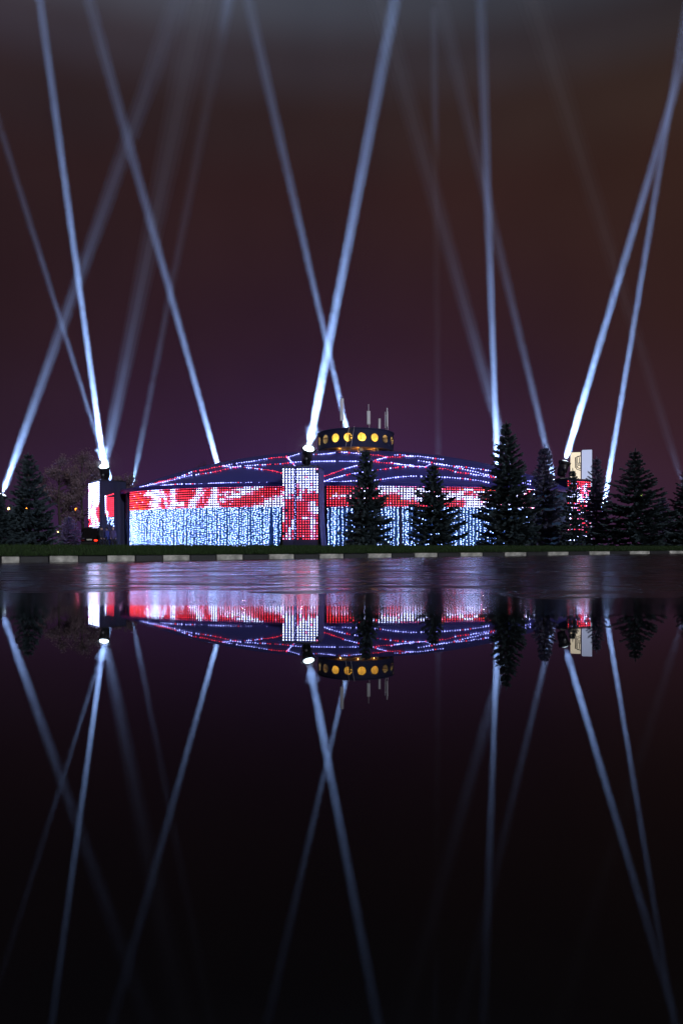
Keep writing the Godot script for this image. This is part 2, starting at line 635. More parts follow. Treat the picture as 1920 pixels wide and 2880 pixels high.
# ---------------------------------------------------------------- trees
func spruce_meshes(seed_: int, h: float, rb: float, levels: int, full: float) -> Array:
	var g := RandomNumberGenerator.new()
	g.seed = seed_
	var st := new_st()
	var wood := new_st(true)
	tube(wood, [Vector3(0, -0.15, 0), Vector3(0.02, h * 0.3, 0), Vector3(-0.02, h * 0.7, 0.02), Vector3(0, h * 0.97, 0)], rb * 0.055 + 0.03, 0.012, 7)
	for L in levels:
		var t := float(L) / levels
		var y0 := h * (0.035 + 0.945 * pow(t, 0.93)) + g.randf_range(-0.05, 0.05)
		var reach := rb * 1.06 * pow(1.0 - t, 0.98) * (1.0 - 0.18 * smoothstep(0.25, 0.0, t)) + 0.07
		var count := int(lerpf(14, 6, t)) + g.randi_range(-1, 1)
		var spin := g.randf() * TAU
		for b in count:
			var a := spin + TAU * b / count + g.randf_range(-0.28, 0.28)
			var r := reach * g.randf_range(0.58, 1.24)
			if g.randf() < 0.12: r *= 0.45
			if g.randf() < 0.05: continue
			var out := Vector3(cos(a), 0, sin(a))
			var side := Vector3(-sin(a), 0, cos(a))
			var rise := lerpf(-0.24, 0.75, pow(t, 1.5)) + g.randf_range(-0.09, 0.09)
			var curl := lerpf(0.26, 0.05, t)
			var prev := Vector3(0, y0, 0)
			var steps := int(clampf(r / 0.13, 3, 15))
			for s in steps:
				var u := (s + 1.0) / steps
				var p := Vector3(0, y0, 0) + out * r * u + Vector3(0, r * (rise * u + curl * u * u * u), 0)
				var along := (p - prev).normalized()
				if s == 0 or s == steps - 1 or s % 3 == 0:
					tube(wood, [prev, p], 0.012, 0.010, 3)
				for k in (4 if full > 0.9 else 3):
					var sg := 1.0 if (k + s) % 2 == 0 else -1.0
					var len := (0.17 + 0.34 * r * 0.5 * (1.0 - u * 0.75)) * g.randf_range(0.7, 1.25)
					len = minf(len * 1.2, 0.75)
					var d := (along * 0.72 + side * sg * g.randf_range(0.35, 0.95) + Vector3(0, g.randf_range(-0.42, 0.20), 0)).normalized()
					var base := prev.lerp(p, g.randf())
					var tip := base + d * len + Vector3(0, -len * 0.10, 0)
					sprig(st, base, tip, 0.055 + 0.065 * len, g)
				prev = p
			sprig(st, prev - out * 0.06, prev + (out + Vector3(0, rise + 0.35, 0)).normalized() * 0.20, 0.05, g)
	# leader shoot
	sprig(st, Vector3(0, h * 0.93, 0), Vector3(0.015, h * 1.015, 0), 0.05, g)
	for k in 4:
		var a := TAU * k / 4 + 0.4
		sprig(st, Vector3(0, h * 0.945, 0), Vector3(cos(a) * 0.12, h * 0.975, sin(a) * 0.12), 0.04, g)
	return [done(wood), done(st)]

func sprig(st: SurfaceTool, a: Vector3, b: Vector3, w: float, g: RandomNumberGenerator) -> void:
	# a needled shoot: two crossed blades with toothed edges
	var d := (b - a)
	var x := d.cross(Vector3(0, 1, 0))
	if x.length() < 1e-4: x = Vector3(1, 0, 0)
	x = x.normalized()
	var z := x.cross(d.normalized())
	var m := a + d * 0.38
	var m2 := a + d * 0.72
	for s in [x, (x * 0.35 + z * 0.94)]:
		var e: Vector3 = s * w * g.randf_range(0.75, 1.2)
		tri(st, a, m + e, m - e * 0.1, z)
		tri(st, a, m - e, m + e * 0.1, z)
		tri(st, a + d * 0.3, m2 + e * 0.85, b, z)
		tri(st, a + d * 0.3, m2 - e * 0.85, b, z)

func spruce(proto: Array, px: float, top: float, half: float, dist: float, needles: Material, label: String, turn: float, h0: float, r0: float) -> void:
	var p := at(px, 1541.0, dist)
	p.y = lawn_y(p.x, dist) - 0.02
	var h := EYE + (HORIZON - top) / 1920.0 * dist - p.y
	var r := half / 1920.0 * dist
	var t := thing("spruce_tree", label, "spruce tree", p, turn, "spruces on the lawn")
	t.scale = Vector3(r / r0, h / h0, r / r0)
	t.rotation.z = rng.randf_range(-0.03, 0.03)
	obj("trunk", proto[0], M.bark, t)
	obj("crown", proto[1], needles, t)

func leafy(px: float, top: float, half: float, dist: float, seed_: int, label: String, leaves: int, mat_leaf: Material) -> void:
	var g := RandomNumberGenerator.new()
	g.seed = seed_
	var p := at(px, 1541.0, dist)
	p.y = FLOOR - 0.05
	var h := EYE + (HORIZON - top) / 1920.0 * dist - p.y
	var r := half / 1920.0 * dist
	var t := thing("leafy_tree" if leaves > 0 else "bare_tree", label, "tree", p)
	var wood := new_st(true)
	var ends := []
	tube(wood, [Vector3.ZERO, Vector3(0.08, h * 0.2, 0), Vector3(-0.05, h * 0.45, 0.1), Vector3(0, h * 0.8, 0)], 0.2, 0.06, 7)
	for i in 18:
		var y := h * g.randf_range(0.2, 0.78)
		var a := g.randf() * TAU
		var len := r * g.randf_range(0.55, 1.0) * (1.15 - absf(y / h - 0.5))
		var b := Vector3(cos(a) * len, y + len * g.randf_range(0.35, 0.9), sin(a) * len)
		var mid := Vector3(cos(a) * len * 0.5, y + len * 0.22, sin(a) * len * 0.5)
		tube(wood, [Vector3(0, y, 0), mid, b], 0.06, 0.02, 4)
		for k in 9:
			var from := mid.lerp(b, g.randf())
			var dir := (b - mid).normalized() + Vector3(g.randfn(), g.randfn() * 0.7 + 0.4, g.randfn()) * 0.75
			var to := from + dir.normalized() * r * g.randf_range(0.22, 0.5)
			tube(wood, [from, to], 0.018, 0.007, 3)
			ends.append(to)
			for q in 4:
				var f2 := from.lerp(to, g.randf_range(0.3, 1.0))
				var t2 := f2 + (dir.normalized() + Vector3(g.randfn(), g.randfn() + 0.2, g.randfn()) * 0.6).normalized() * r * g.randf_range(0.1, 0.26)
				tube(wood, [f2, t2], 0.009, 0.004, 3)
				ends.append(t2)
	obj("trunk", done(wood), M.bark, t)
	if leaves > 0:
		var st := new_st()
		for e in ends:
			for k in leaves:
				var c: Vector3 = e + Vector3(g.randfn(), g.randfn(), g.randfn()) * r * 0.085
				var u := Vector3(g.randfn(), g.randfn(), g.randfn()).normalized() * g.randf_range(0.06, 0.13)
				var w := u.cross(Vector3(g.randfn(), g.randfn(), g.randfn()).normalized())
				tri(st, c - u, c + w * 0.6, c + u, Vector3.UP)
				tri(st, c - u, c - w * 0.6, c + u, Vector3.UP)
		obj("crown", done(st), mat_leaf, t)

# ---------------------------------------------------------------- people
func field(p: Vector3, bones: Array, k: float) -> float:
	var d := 1e9
	for c in bones:
		var a: Vector3 = c[0]
		var ab: Vector3 = c[1] - a
		var u := clampf((p - a).dot(ab) / maxf(ab.length_squared(), 1e-8), 0.0, 1.0)
		var e: float = p.distance_to(a + ab * u) - lerpf(c[2], c[3], u)
		if e > d + k:
			continue
		var hh := clampf(0.5 + 0.5 * (d - e) / k, 0.0, 1.0)
		d = lerpf(d, e, hh) - k * hh * (1.0 - hh)
	return d

func skin_over(bones: Array, cell: float, k: float, st: SurfaceTool) -> void:
	# surface nets round tapered bones
	var lo := Vector3(1e9, 1e9, 1e9)
	var hi := -lo
	for c in bones:
		var r := Vector3.ONE * (maxf(c[2], c[3]) + cell * 2.0)
		for v in [c[0], c[1]]:
			lo = Vector3(minf(lo.x, v.x - r.x), minf(lo.y, v.y - r.y), minf(lo.z, v.z - r.z))
			hi = Vector3(maxf(hi.x, v.x + r.x), maxf(hi.y, v.y + r.y), maxf(hi.z, v.z + r.z))
	var n := Vector3i(((hi - lo) / cell).ceil()) + Vector3i.ONE
	var val := PackedFloat32Array()
	val.resize(n.x * n.y * n.z)
	for z in n.z:
		for y in n.y:
			for x in n.x:
				val[(z * n.y + y) * n.x + x] = field(lo + Vector3(x, y, z) * cell, bones, k)
	var vert := {}
	for z in n.z - 1:
		for y in n.y - 1:
			for x in n.x - 1:
				var sum := Vector3.ZERO
				var cnt := 0
				var vv := []
				for c in 8:
					vv.append(val[((z + (c >> 2)) * n.y + y + ((c >> 1) & 1)) * n.x + x + (c & 1)])
				for e in [[0, 1], [2, 3], [4, 5], [6, 7], [0, 2], [1, 3], [4, 6], [5, 7], [0, 4], [1, 5], [2, 6], [3, 7]]:
					var fa: float = vv[e[0]]
					var fb: float = vv[e[1]]
					if (fa < 0.0) != (fb < 0.0):
						var u := fa / (fa - fb)
						var pa := Vector3(e[0] & 1, (e[0] >> 1) & 1, e[0] >> 2)
						var pb := Vector3(e[1] & 1, (e[1] >> 1) & 1, e[1] >> 2)
						sum += pa.lerp(pb, u)
						cnt += 1
				if cnt > 0:
					vert[Vector3i(x, y, z)] = lo + (Vector3(x, y, z) + sum / cnt) * cell
	for key in vert:
		var q: Vector3i = key
		for ax in 3:
			var step := Vector3i.ZERO
			step[ax] = 1
			var o: Vector3i = q + step
			if o.x >= n.x or o.y >= n.y or o.z >= n.z:
				continue
			var f0 := val[(q.z * n.y + q.y) * n.x + q.x]
			var f1 := val[(o.z * n.y + o.y) * n.x + o.x]
			if (f0 < 0.0) == (f1 < 0.0):
				continue
			var b := Vector3i.ZERO
			var c := Vector3i.ZERO
			b[(ax + 1) % 3] = 1
			c[(ax + 2) % 3] = 1
			if vert.has(q - b) and vert.has(q - c) and vert.has(q - b - c):
				var dir := Vector3(step) * (1.0 if f0 < 0.0 else -1.0)
				quad(st, vert[q], vert[q - b], vert[q - b - c], vert[q - c], dir)

func person(pos: Vector3, turn: float, label: String, coat: Material, stride: float, bag: bool, hat: bool) -> void:
	var t := thing("person", label, "person", pos, turn, "people standing beside the left pylon")
	var hip := Vector3(0, 0.92, 0)
	var neck := Vector3(0, 1.46, 0.01)
	var head := Vector3(0, 1.62, 0.03)
	var joints := {}
	for s in [-1.0, 1.0]:
		joints[["hip", s]] = hip + Vector3(0.095 * s, -0.02, 0)
		joints[["knee", s]] = Vector3(0.10 * s, 0.5, 0.05 + stride * 0.5 * s)
		joints[["ankle", s]] = Vector3(0.11 * s, 0.09, stride * s - 0.03)
		joints[["toe", s]] = Vector3(0.125 * s, 0.045, stride * s + 0.16)
		joints[["sho", s]] = Vector3(0.185 * s, 1.40, 0)
		joints[["elb", s]] = Vector3(0.235 * s, 1.12, -0.03 - stride * 0.2 * s)
		joints[["wri", s]] = Vector3(0.225 * s, 0.87, 0.09 - stride * 0.3 * s)
	var skin := [[Vector3(0, 1.02, 0), Vector3(0, 1.36, 0), 0.10, 0.085], [hip, Vector3(0, 1.1, 0), 0.13, 0.12], [neck, head, 0.055, 0.06]]
	var trous := [[hip + Vector3(-0.05, 0.02, 0), hip + Vector3(0.05, 0.02, 0), 0.145, 0.145]]
	var jack := [[Vector3(-0.07, 1.0, 0), Vector3(-0.10, 1.36, 0), 0.145, 0.125], [Vector3(0.07, 1.0, 0), Vector3(0.10, 1.36, 0), 0.145, 0.125], [Vector3(0, 0.86, 0), Vector3(0, 1.15, 0), 0.17, 0.155], [Vector3(0, 1.38, 0), neck, 0.1, 0.085]]
	var shoe := []
	for s in [-1.0, 1.0]:
		skin.append([joints[["hip", s]], joints[["knee", s]], 0.085, 0.055])
		skin.append([joints[["knee", s]], joints[["ankle", s]], 0.055, 0.038])
		skin.append([joints[["ankle", s]], joints[["toe", s]], 0.04, 0.03])
		skin.append([joints[["sho", s]], joints[["elb", s]], 0.052, 0.042])
		skin.append([joints[["elb", s]], joints[["wri", s]], 0.042, 0.028])
		skin.append([Vector3(0.05 * s, 1.37, 0), joints[["sho", s]], 0.06, 0.05])
		trous.append([joints[["hip", s]], joints[["knee", s]], 0.112, 0.082])
		trous.append([joints[["knee", s]], joints[["ankle", s]], 0.08, 0.065])
		jack.append([joints[["sho", s]], joints[["elb", s]], 0.078, 0.068])
		jack.append([joints[["elb", s]], joints[["wri", s]], 0.067, 0.05])
		shoe.append([joints[["ankle", s]] - Vector3(0, 0.02, 0.02), joints[["toe", s]], 0.055, 0.042])
	var st := new_st(true)
	skin_over(skin, 0.03, 0.05, st)
	# head with brow, nose, chin and ears
	skin_over([[head + Vector3(0, 0.05, -0.015), head + Vector3(0, -0.01, 0.01), 0.094, 0.085], [head + Vector3(0, -0.06, 0.045), head + Vector3(0, -0.085, 0.06), 0.055, 0.032], [head + Vector3(0, 0.012, 0.09), head + Vector3(0, -0.022, 0.112), 0.012, 0.018],
		[head + Vector3(-0.086, 0.01, -0.01), head + Vector3(-0.09, -0.03, 0.0), 0.016, 0.012], [head + Vector3(0.086, 0.01, -0.01), head + Vector3(0.09, -0.03, 0.0), 0.016, 0.012], [head + Vector3(-0.035, 0.03, 0.082), head + Vector3(0.035, 0.03, 0.082), 0.016, 0.016], [head + Vector3(-0.02, -0.052, 0.088), head + Vector3(0.02, -0.052, 0.088), 0.011, 0.011]], 0.011, 0.02, st)
	for s in [-1.0, 1.0]:
		var w: Vector3 = joints[["wri", s]]
		var down: Vector3 = (w - joints[["elb", s]]).normalized()
		var fwd := Vector3(0, 0.25, 1).normalized()
		var palm := w + down * 0.085
		var hand := [[w, palm, 0.028, 0.036]]
		for k in 4:
			var root := palm + fwd * (0.03 - 0.02 * k)
			var mid: Vector3 = root + down * [0.042, 0.048, 0.045, 0.034][k] + Vector3(-0.012 * s, 0, 0)
			hand.append([w + down * 0.03 + fwd * (0.018 - 0.012 * k), root, 0.012, 0.010])
			hand.append([root, mid, 0.0095, 0.0085])
			hand.append([mid, mid + (down * 0.7 + Vector3(-0.7 * s, 0, 0)).normalized() * 0.032, 0.0085, 0.0075])
		hand.append([w + down * 0.03 + fwd * 0.02, w + down * 0.07 + fwd * 0.06, 0.013, 0.010])
		hand.append([w + down * 0.07 + fwd * 0.06, w + down * 0.105 + fwd * 0.058, 0.010, 0.008])
		skin_over(hand, 0.009, 0.008, st)
	obj("body", done(st), M.skin, t)
	for part in [["trousers", trous, M.dark_cloth, 0.035], ["jacket", jack, coat, 0.035], ["shoes", shoe, M.black_metal, 0.02]]:
		st = new_st(true)
		skin_over(part[1], part[3], 0.04, st)
		obj(part[0], done(st), part[2], t)
	st = new_st(true)
	skin_over([[head + Vector3(0, 0.075, -0.03), head + Vector3(0, 0.04, -0.045), 0.09, 0.088]] + ([[head + Vector3(0, 0.09, -0.01), head + Vector3(0, 0.1, -0.02), 0.098, 0.09]] if hat else []), 0.016, 0.03, st)
	obj("knitted_hat" if hat else "hair", done(st), M.dark_cloth, t)
	if bag:
		var hold: Vector3 = joints[["wri", 1.0]] + Vector3(0, -0.14, 0.0)
		var b := thing("shoulder_bag", "black bag held low by the person with the lit face", "bag", pos + Basis(Vector3.UP, turn) * (hold + Vector3(0, -0.42, 0)), turn)
		obj("bag_body", one_box(Vector3(0, 0.16, 0), Vector3(0.2, 0.34, 0.5), 0.06), M.dark_cloth, b)
		obj("strap", rod([Vector3(0, 0.32, -0.14), Vector3(0, 0.42, -0.06), Vector3(0, 0.44, 0.0), Vector3(0, 0.42, 0.06), Vector3(0, 0.32, 0.14)], 0.012, 5), M.dark_cloth, b)

func van(pos: Vector3, turn: float) -> void:
	# its rear looks along +z
	var t := thing("parked_van", "small black van with a red tail light, seen from behind beside the left pylon", "van", pos, turn)
	var prof := [Vector2(0, 0.32), Vector2(-0.02, 0.75), Vector2(-0.1, 1.1), Vector2(-0.2, 1.72), Vector2(-0.45, 1.82), Vector2(-2.6, 1.80), Vector2(-3.1, 1.25), Vector2(-3.75, 1.05), Vector2(-3.9, 0.7), Vector2(-3.88, 0.32)]
	var st := new_st()
	var w := 0.78
	for i in prof.size():
		var a: Vector2 = prof[i]
		var b: Vector2 = prof[(i + 1) % prof.size()]
		var e := b - a
		var wa := w - (0.1 if a.y > 1.3 else 0.0)
		var wb := w - (0.1 if b.y > 1.3 else 0.0)
		quad(st, Vector3(-wa, a.y, a.x), Vector3(wa, a.y, a.x), Vector3(wb, b.y, b.x), Vector3(-wb, b.y, b.x), Vector3(0, -e.x, e.y) if e.length() > 0 else Vector3.UP)
		for s in [-1.0, 1.0]:
			tri(st, Vector3(s * wa, a.y, a.x), Vector3(s * wb, b.y, b.x), Vector3(s * w, 0.9, -1.9), Vector3(s, 0, 0))
	obj("body", done(st), M.black_paint, t)
	st = new_st()
	quad(st, Vector3(-0.6, 1.12, -0.085), Vector3(0.6, 1.12, -0.085), Vector3(0.54, 1.62, -0.165), Vector3(-0.54, 1.62, -0.165), Vector3(0, 0, 1))
	obj("rear_window", done(st), M.dark_glass, t)
	obj("bumper", one_box(Vector3(0, 0.42, 0.04), Vector3(1.56, 0.22, 0.14), 0.04), M.rubber, t)
	obj("number_plate", one_box(Vector3(0, 0.72, 0.012), Vector3(0.5, 0.11, 0.02), 0.004), M.white_paint, t)
	for s in [-1.0, 1.0]:
		obj("tail_light", one_box(Vector3(0.62 * s, 0.66, 0.01), Vector3(0.3, 0.13, 0.05), 0.02), M.tail_light if s > 0 else M.tail_dim, t)
	for z in [-0.75, -3.0]:
		for s in [-1.0, 1.0]:
			st = new_st(true)
			lathe(st, [Vector2(0.0, -0.1), Vector2(0.19, -0.1), Vector2(0.2, -0.08), Vector2(0.3, -0.1), Vector2(0.32, -0.06), Vector2(0.32, 0.06), Vector2(0.3, 0.1), Vector2(0.0, 0.08)], 18, Vector3(0.69 * s, 0.32, z), frame_of(Vector3(-s, 0, 0)))
			obj("wheel", done(st), M.rubber, t)

# ---------------------------------------------------------------- the scene
func _ready() -> void:
	rng.seed = 4711
	road_noise = noise(5, 0.35, 3)
	led_noise = noise(77, 0.045, 2)
	# camera
	var cam := Camera3D.new()
	cam.name = "camera"
	add_child(cam)
	cam.projection = Camera3D.PROJECTION_FRUSTUM
	cam.near = 0.05
	cam.far = 4000.0
	cam.size = 0.05 * 2880.0 / 1920.0
	cam.frustum_offset = Vector2(0, 0.05 * (HORIZON - 1440.0) / 1920.0)
	cam.position = Vector3(0, EYE, 0)
	cam.current = true
	# sky
	var we := WorldEnvironment.new()
	we.name = "world"
	add_child(we)
	var env := Environment.new()
	we.environment = env
	env.background_mode = Environment.BG_SKY
	env.sky = Sky.new()
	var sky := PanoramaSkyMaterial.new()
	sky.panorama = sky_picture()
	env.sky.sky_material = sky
	env.tonemap_mode = Environment.TONE_MAPPER_LINEAR
	env.tonemap_exposure = 1.0
	env.volumetric_fog_enabled = true
	env.volumetric_fog_density = 0.0
	env.sdfgi_enabled = true
	env.ssao_enabled = true
	env.ssil_enabled = true
	# what little light falls on the place from the street behind the lens
	var sun := DirectionalLight3D.new()
	sun.name = "night_light"
	sun.light_energy = 0.36
	sun.light_angular_distance = 3.0
	sun.light_color = Color(0.96, 0.97, 1.0)
	sun.shadow_enabled = true
	sun.sky_mode = DirectionalLight3D.SKY_MODE_LIGHT_ONLY
	add_child(sun)
	sun.rotation = Vector3(deg_to_rad(-17), deg_to_rad(26), 0)

	# materials
	mat("black_metal", srgb(0.012, 0.012, 0.016), 0.45)
	mat("steel", srgb(0.4, 0.4, 0.42), 0.35, 0.8)
	mat("cable", srgb(0.015, 0.015, 0.02), 0.6)
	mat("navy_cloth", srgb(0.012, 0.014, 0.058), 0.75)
	mat("lit_cloth", srgb(0.08, 0.09, 0.27), 0.8)  # lighter copy of the pylon cloth, lamp light put into its colour
	mat("wall_cloth", srgb(0.012, 0.055, 0.125), 0.7)
	mat("roof_skin", srgb(0.050, 0.045, 0.27), 0.5)
	mat("bark", srgb(0.05, 0.04, 0.035), 0.95)
	mat("skin", srgb(0.48, 0.31, 0.24), 0.6)
	mat("dark_cloth", srgb(0.012, 0.013, 0.02), 0.9)
	mat("blue_coat", srgb(0.03, 0.04, 0.16), 0.85)
	mat("purple_coat", srgb(0.05, 0.035, 0.09), 0.85)
	mat("black_paint", srgb(0.01, 0.01, 0.012), 0.2)
	mat("dark_glass", srgb(0.01, 0.01, 0.012), 0.05)
	mat("rubber", srgb(0.015, 0.015, 0.016), 0.8)
	mat("white_paint", srgb(0.72, 0.70, 0.62), 0.6)
	mat("antenna_white", srgb(0.72, 0.72, 0.76), 0.5)
	for n in [["needle_dark", 0.052, 0.082, 0.098], ["needle_teal", 0.055, 0.085, 0.105], ["needle_blue", 0.13, 0.13, 0.22], ["needle_pale_lit", 0.30, 0.25, 0.44], ["leaf_dry_lit", 0.19, 0.125, 0.15]]:  # purple light on the trees is mixed into the last two colours
		var m := mat(n[0], srgb(n[1], n[2], n[3]), 0.75)
		m.backlight_enabled = true
		m.backlight = srgb(0.04, 0.05, 0.04)
	glow("led_red", Color(1.0, 0.18, 0.27), 5.6)
	glow("led_white", Color(0.72, 0.77, 1.0), 16.0)
	glow("led_pink", Color(1.0, 0.46, 0.66), 9.0)
	glow("led_orange", Color(1.0, 0.34, 0.10), 5.5)
	glow("icicle", Color(0.56, 0.68, 1.0), 12.5)
	glow("bulb_white", Color(0.58, 0.60, 1.0), 10.0)
	glow("bulb_red", Color(1.0, 0.18, 0.28), 4.0)
	glow("lamp_glass", Color(0.85, 0.94, 1.0), 14.0)
	glow("lens_dim", Color(0.85, 0.94, 1.0), 3.0)
	glow("tail_light", Color(1.0, 0.16, 0.06), 4.0)
	glow("warm_lamp", Color(1.0, 0.74, 0.34), 4.0)
	mat("tail_dim", srgb(0.12, 0.01, 0.01), 0.3)
	for q in [["mist_core", 0.026], ["mist", 0.012], ["mist_thin", 0.0075], ["haze_core", 0.09], ["haze_mid", 0.035], ["haze_far", 0.013], ["haze_last", 0.005]]:
		var mist := FogMaterial.new()
		mist.density = q[1]
		mist.albedo = Color(0.97, 0.97, 1.0)
		M[q[0]] = mist
	var wood := mat("plank_wood", Color(1, 1, 1), 0.7)
	wood.albedo_texture = noise_tex(8, 0.02, srgb(0.40, 0.29, 0.13), srgb(0.72, 0.60, 0.34), 256, 4, 0.5, 7.0)
	wood.uv1_triplanar = true
	wood.uv1_scale = Vector3(0.5, 0.5, 0.5)
	var asphalt := mat("wet_asphalt", Color(1, 1, 1), 1.0)
	asphalt.albedo_texture = noise_tex(3, 0.05, srgb(0.012, 0.012, 0.014), srgb(0.03, 0.03, 0.034), 512, 5)
	asphalt.roughness_texture = noise_tex(31, 0.010, Color(0.12, 0.12, 0.12), Color(0.36, 0.36, 0.36), 512, 4, 0.6, 2.6)
	asphalt.roughness_texture_channel = BaseMaterial3D.TEXTURE_CHANNEL_RED
	asphalt.metallic_specular = 0.46
	asphalt.uv1_scale = Vector3(0.18, 0.18, 0.18)
	var water := mat("still_water", srgb(0.006, 0.007, 0.009), 1.0)
	water.roughness_texture = shore_tex()
	water.roughness_texture_channel = BaseMaterial3D.TEXTURE_CHANNEL_RED
	water.texture_repeat = false
	water.metallic_specular = 0.31
	var grass := mat("grass", Color(1, 1, 1), 0.9)
	grass.albedo_texture = noise_tex(13, 0.03, srgb(0.012, 0.026, 0.008), srgb(0.034, 0.066, 0.02), 512, 5)
	grass.uv1_scale = Vector3(0.3, 0.3, 0.3)
	mat("grass_blade", srgb(0.03, 0.064, 0.016), 0.8)
	mat("far_earth", srgb(0.012, 0.013, 0.012), 0.95)
	var white_kerb := mat("kerb_white", Color(1, 1, 1), 0.7)
	white_kerb.albedo_texture = noise_tex(19, 0.02, srgb(0.22, 0.22, 0.20), srgb(0.74, 0.73, 0.67), 256, 5)
	white_kerb.uv1_triplanar = true
	white_kerb.uv1_scale = Vector3(0.7, 0.7, 0.7)
	var black_kerb := mat("kerb_black", Color(1, 1, 1), 0.6)
	black_kerb.albedo_texture = noise_tex(29, 0.03, srgb(0.010, 0.011, 0.014), srgb(0.026, 0.027, 0.034), 256, 5)
	black_kerb.uv1_triplanar = true
	black_kerb.uv1_scale = Vector3(0.8, 0.8, 0.8)
	var sphere := SphereMesh.new()
	sphere.radius = 1.0
	sphere.height = 2.0
	sphere.radial_segments = 8
	sphere.rings = 4
	bulb_mesh = sphere
	sphere = SphereMesh.new()
	sphere.radius = 1.0
	sphere.height = 2.0
	sphere.radial_segments = 4
	sphere.rings = 1
	tiny_mesh = sphere

	ground()
	pavilion()
	roof_strings()
	# curtains of icicle lights
	var k := 0
	var left := [[367, 414], [418, 467], [471, 536], [540, 619], [623, 698], [702, 742], [745, 764], [769, 792]]
	var names_l := ["leftmost", "second from the left", "third from the left", "fourth from the left", "fifth from the left", "sixth from the left", "narrow, seventh from the left", "narrow, just left of the centre pylon"]
	for c in left:
		curtain(c[0], c[1], 0.145 if k < 3 else 0.18, 0.165, "white icicle light curtain under the left lit net, " + names_l[k])
		k += 1
	var right := [[922, 940], [944, 1000], [1004, 1060], [1064, 1124], [1131, 1200], [1205, 1290], [1294, 1345], [1349, 1420], [1424, 1490]]
	var names_r := ["narrow, just right of the centre pylon", "second right of the centre pylon", "behind the tall narrow-topped spruce", "right of the tall narrow-topped spruce", "fifth right of the pylon", "behind the broad low spruce", "between the two darkest spruces", "next to the tallest spruce", "behind the tallest spruce"]
	k = 0
	for c in right:
		curtain(c[0], c[1], 0.28 if k < 2 else 0.24, 0.15, "white icicle light curtain under the right lit net, " + names_r[k])
		k += 1
	pylons()
	searchlights()
	antennas()
	gate_pillars()
	plants()
	person(at(285, 1540, 57.5) * Vector3(1, 0, 1) + Vector3(0, FLOOR, 0), 1.2, "person in dark clothes walking beside the black van", M.dark_cloth, 0.22, false, true)
	person(at(302, 1540, 58.2) * Vector3(1, 0, 1) + Vector3(0, FLOOR, 0), -1.9, "person in a blue jacket in the middle of the three", M.blue_coat, 0.08, false, true)
	person(at(318, 1540, 57.6) * Vector3(1, 0, 1) + Vector3(0, FLOOR, 0), 0.6, "person in a purple coat with a lit face, holding a bag", M.purple_coat, 0.05, true, false)
	van(at(252, 1540, 58.6) * Vector3(1, 0, 1) + Vector3(0, FLOOR, 0), -0.22)
	far_lights()
	litter()

func shore_tex() -> ImageTexture:
	# roughness of the water: still near the lens, ruffled where it thins out over the asphalt
	var im := Image.create(256, 512, false, Image.FORMAT_RGB8)
	var n := noise(61, 0.02, 4)
	for y in 512:
		for x in 256:
			var f := y / 511.0                # 0 beyond the shore .. 1 behind the lens
			var far := 1.0 - smoothstep(0.15, 0.285, f + n.get_noise_2d(x * 1.6, y * 2.0) * 0.06)
			var r := 0.008 + 0.022 * (1.0 - smoothstep(0.22, 0.45, f)) + 0.10 * far
			im.set_pixel(x, y, Color(r, r, r))
	return ImageTexture.create_from_image(im)

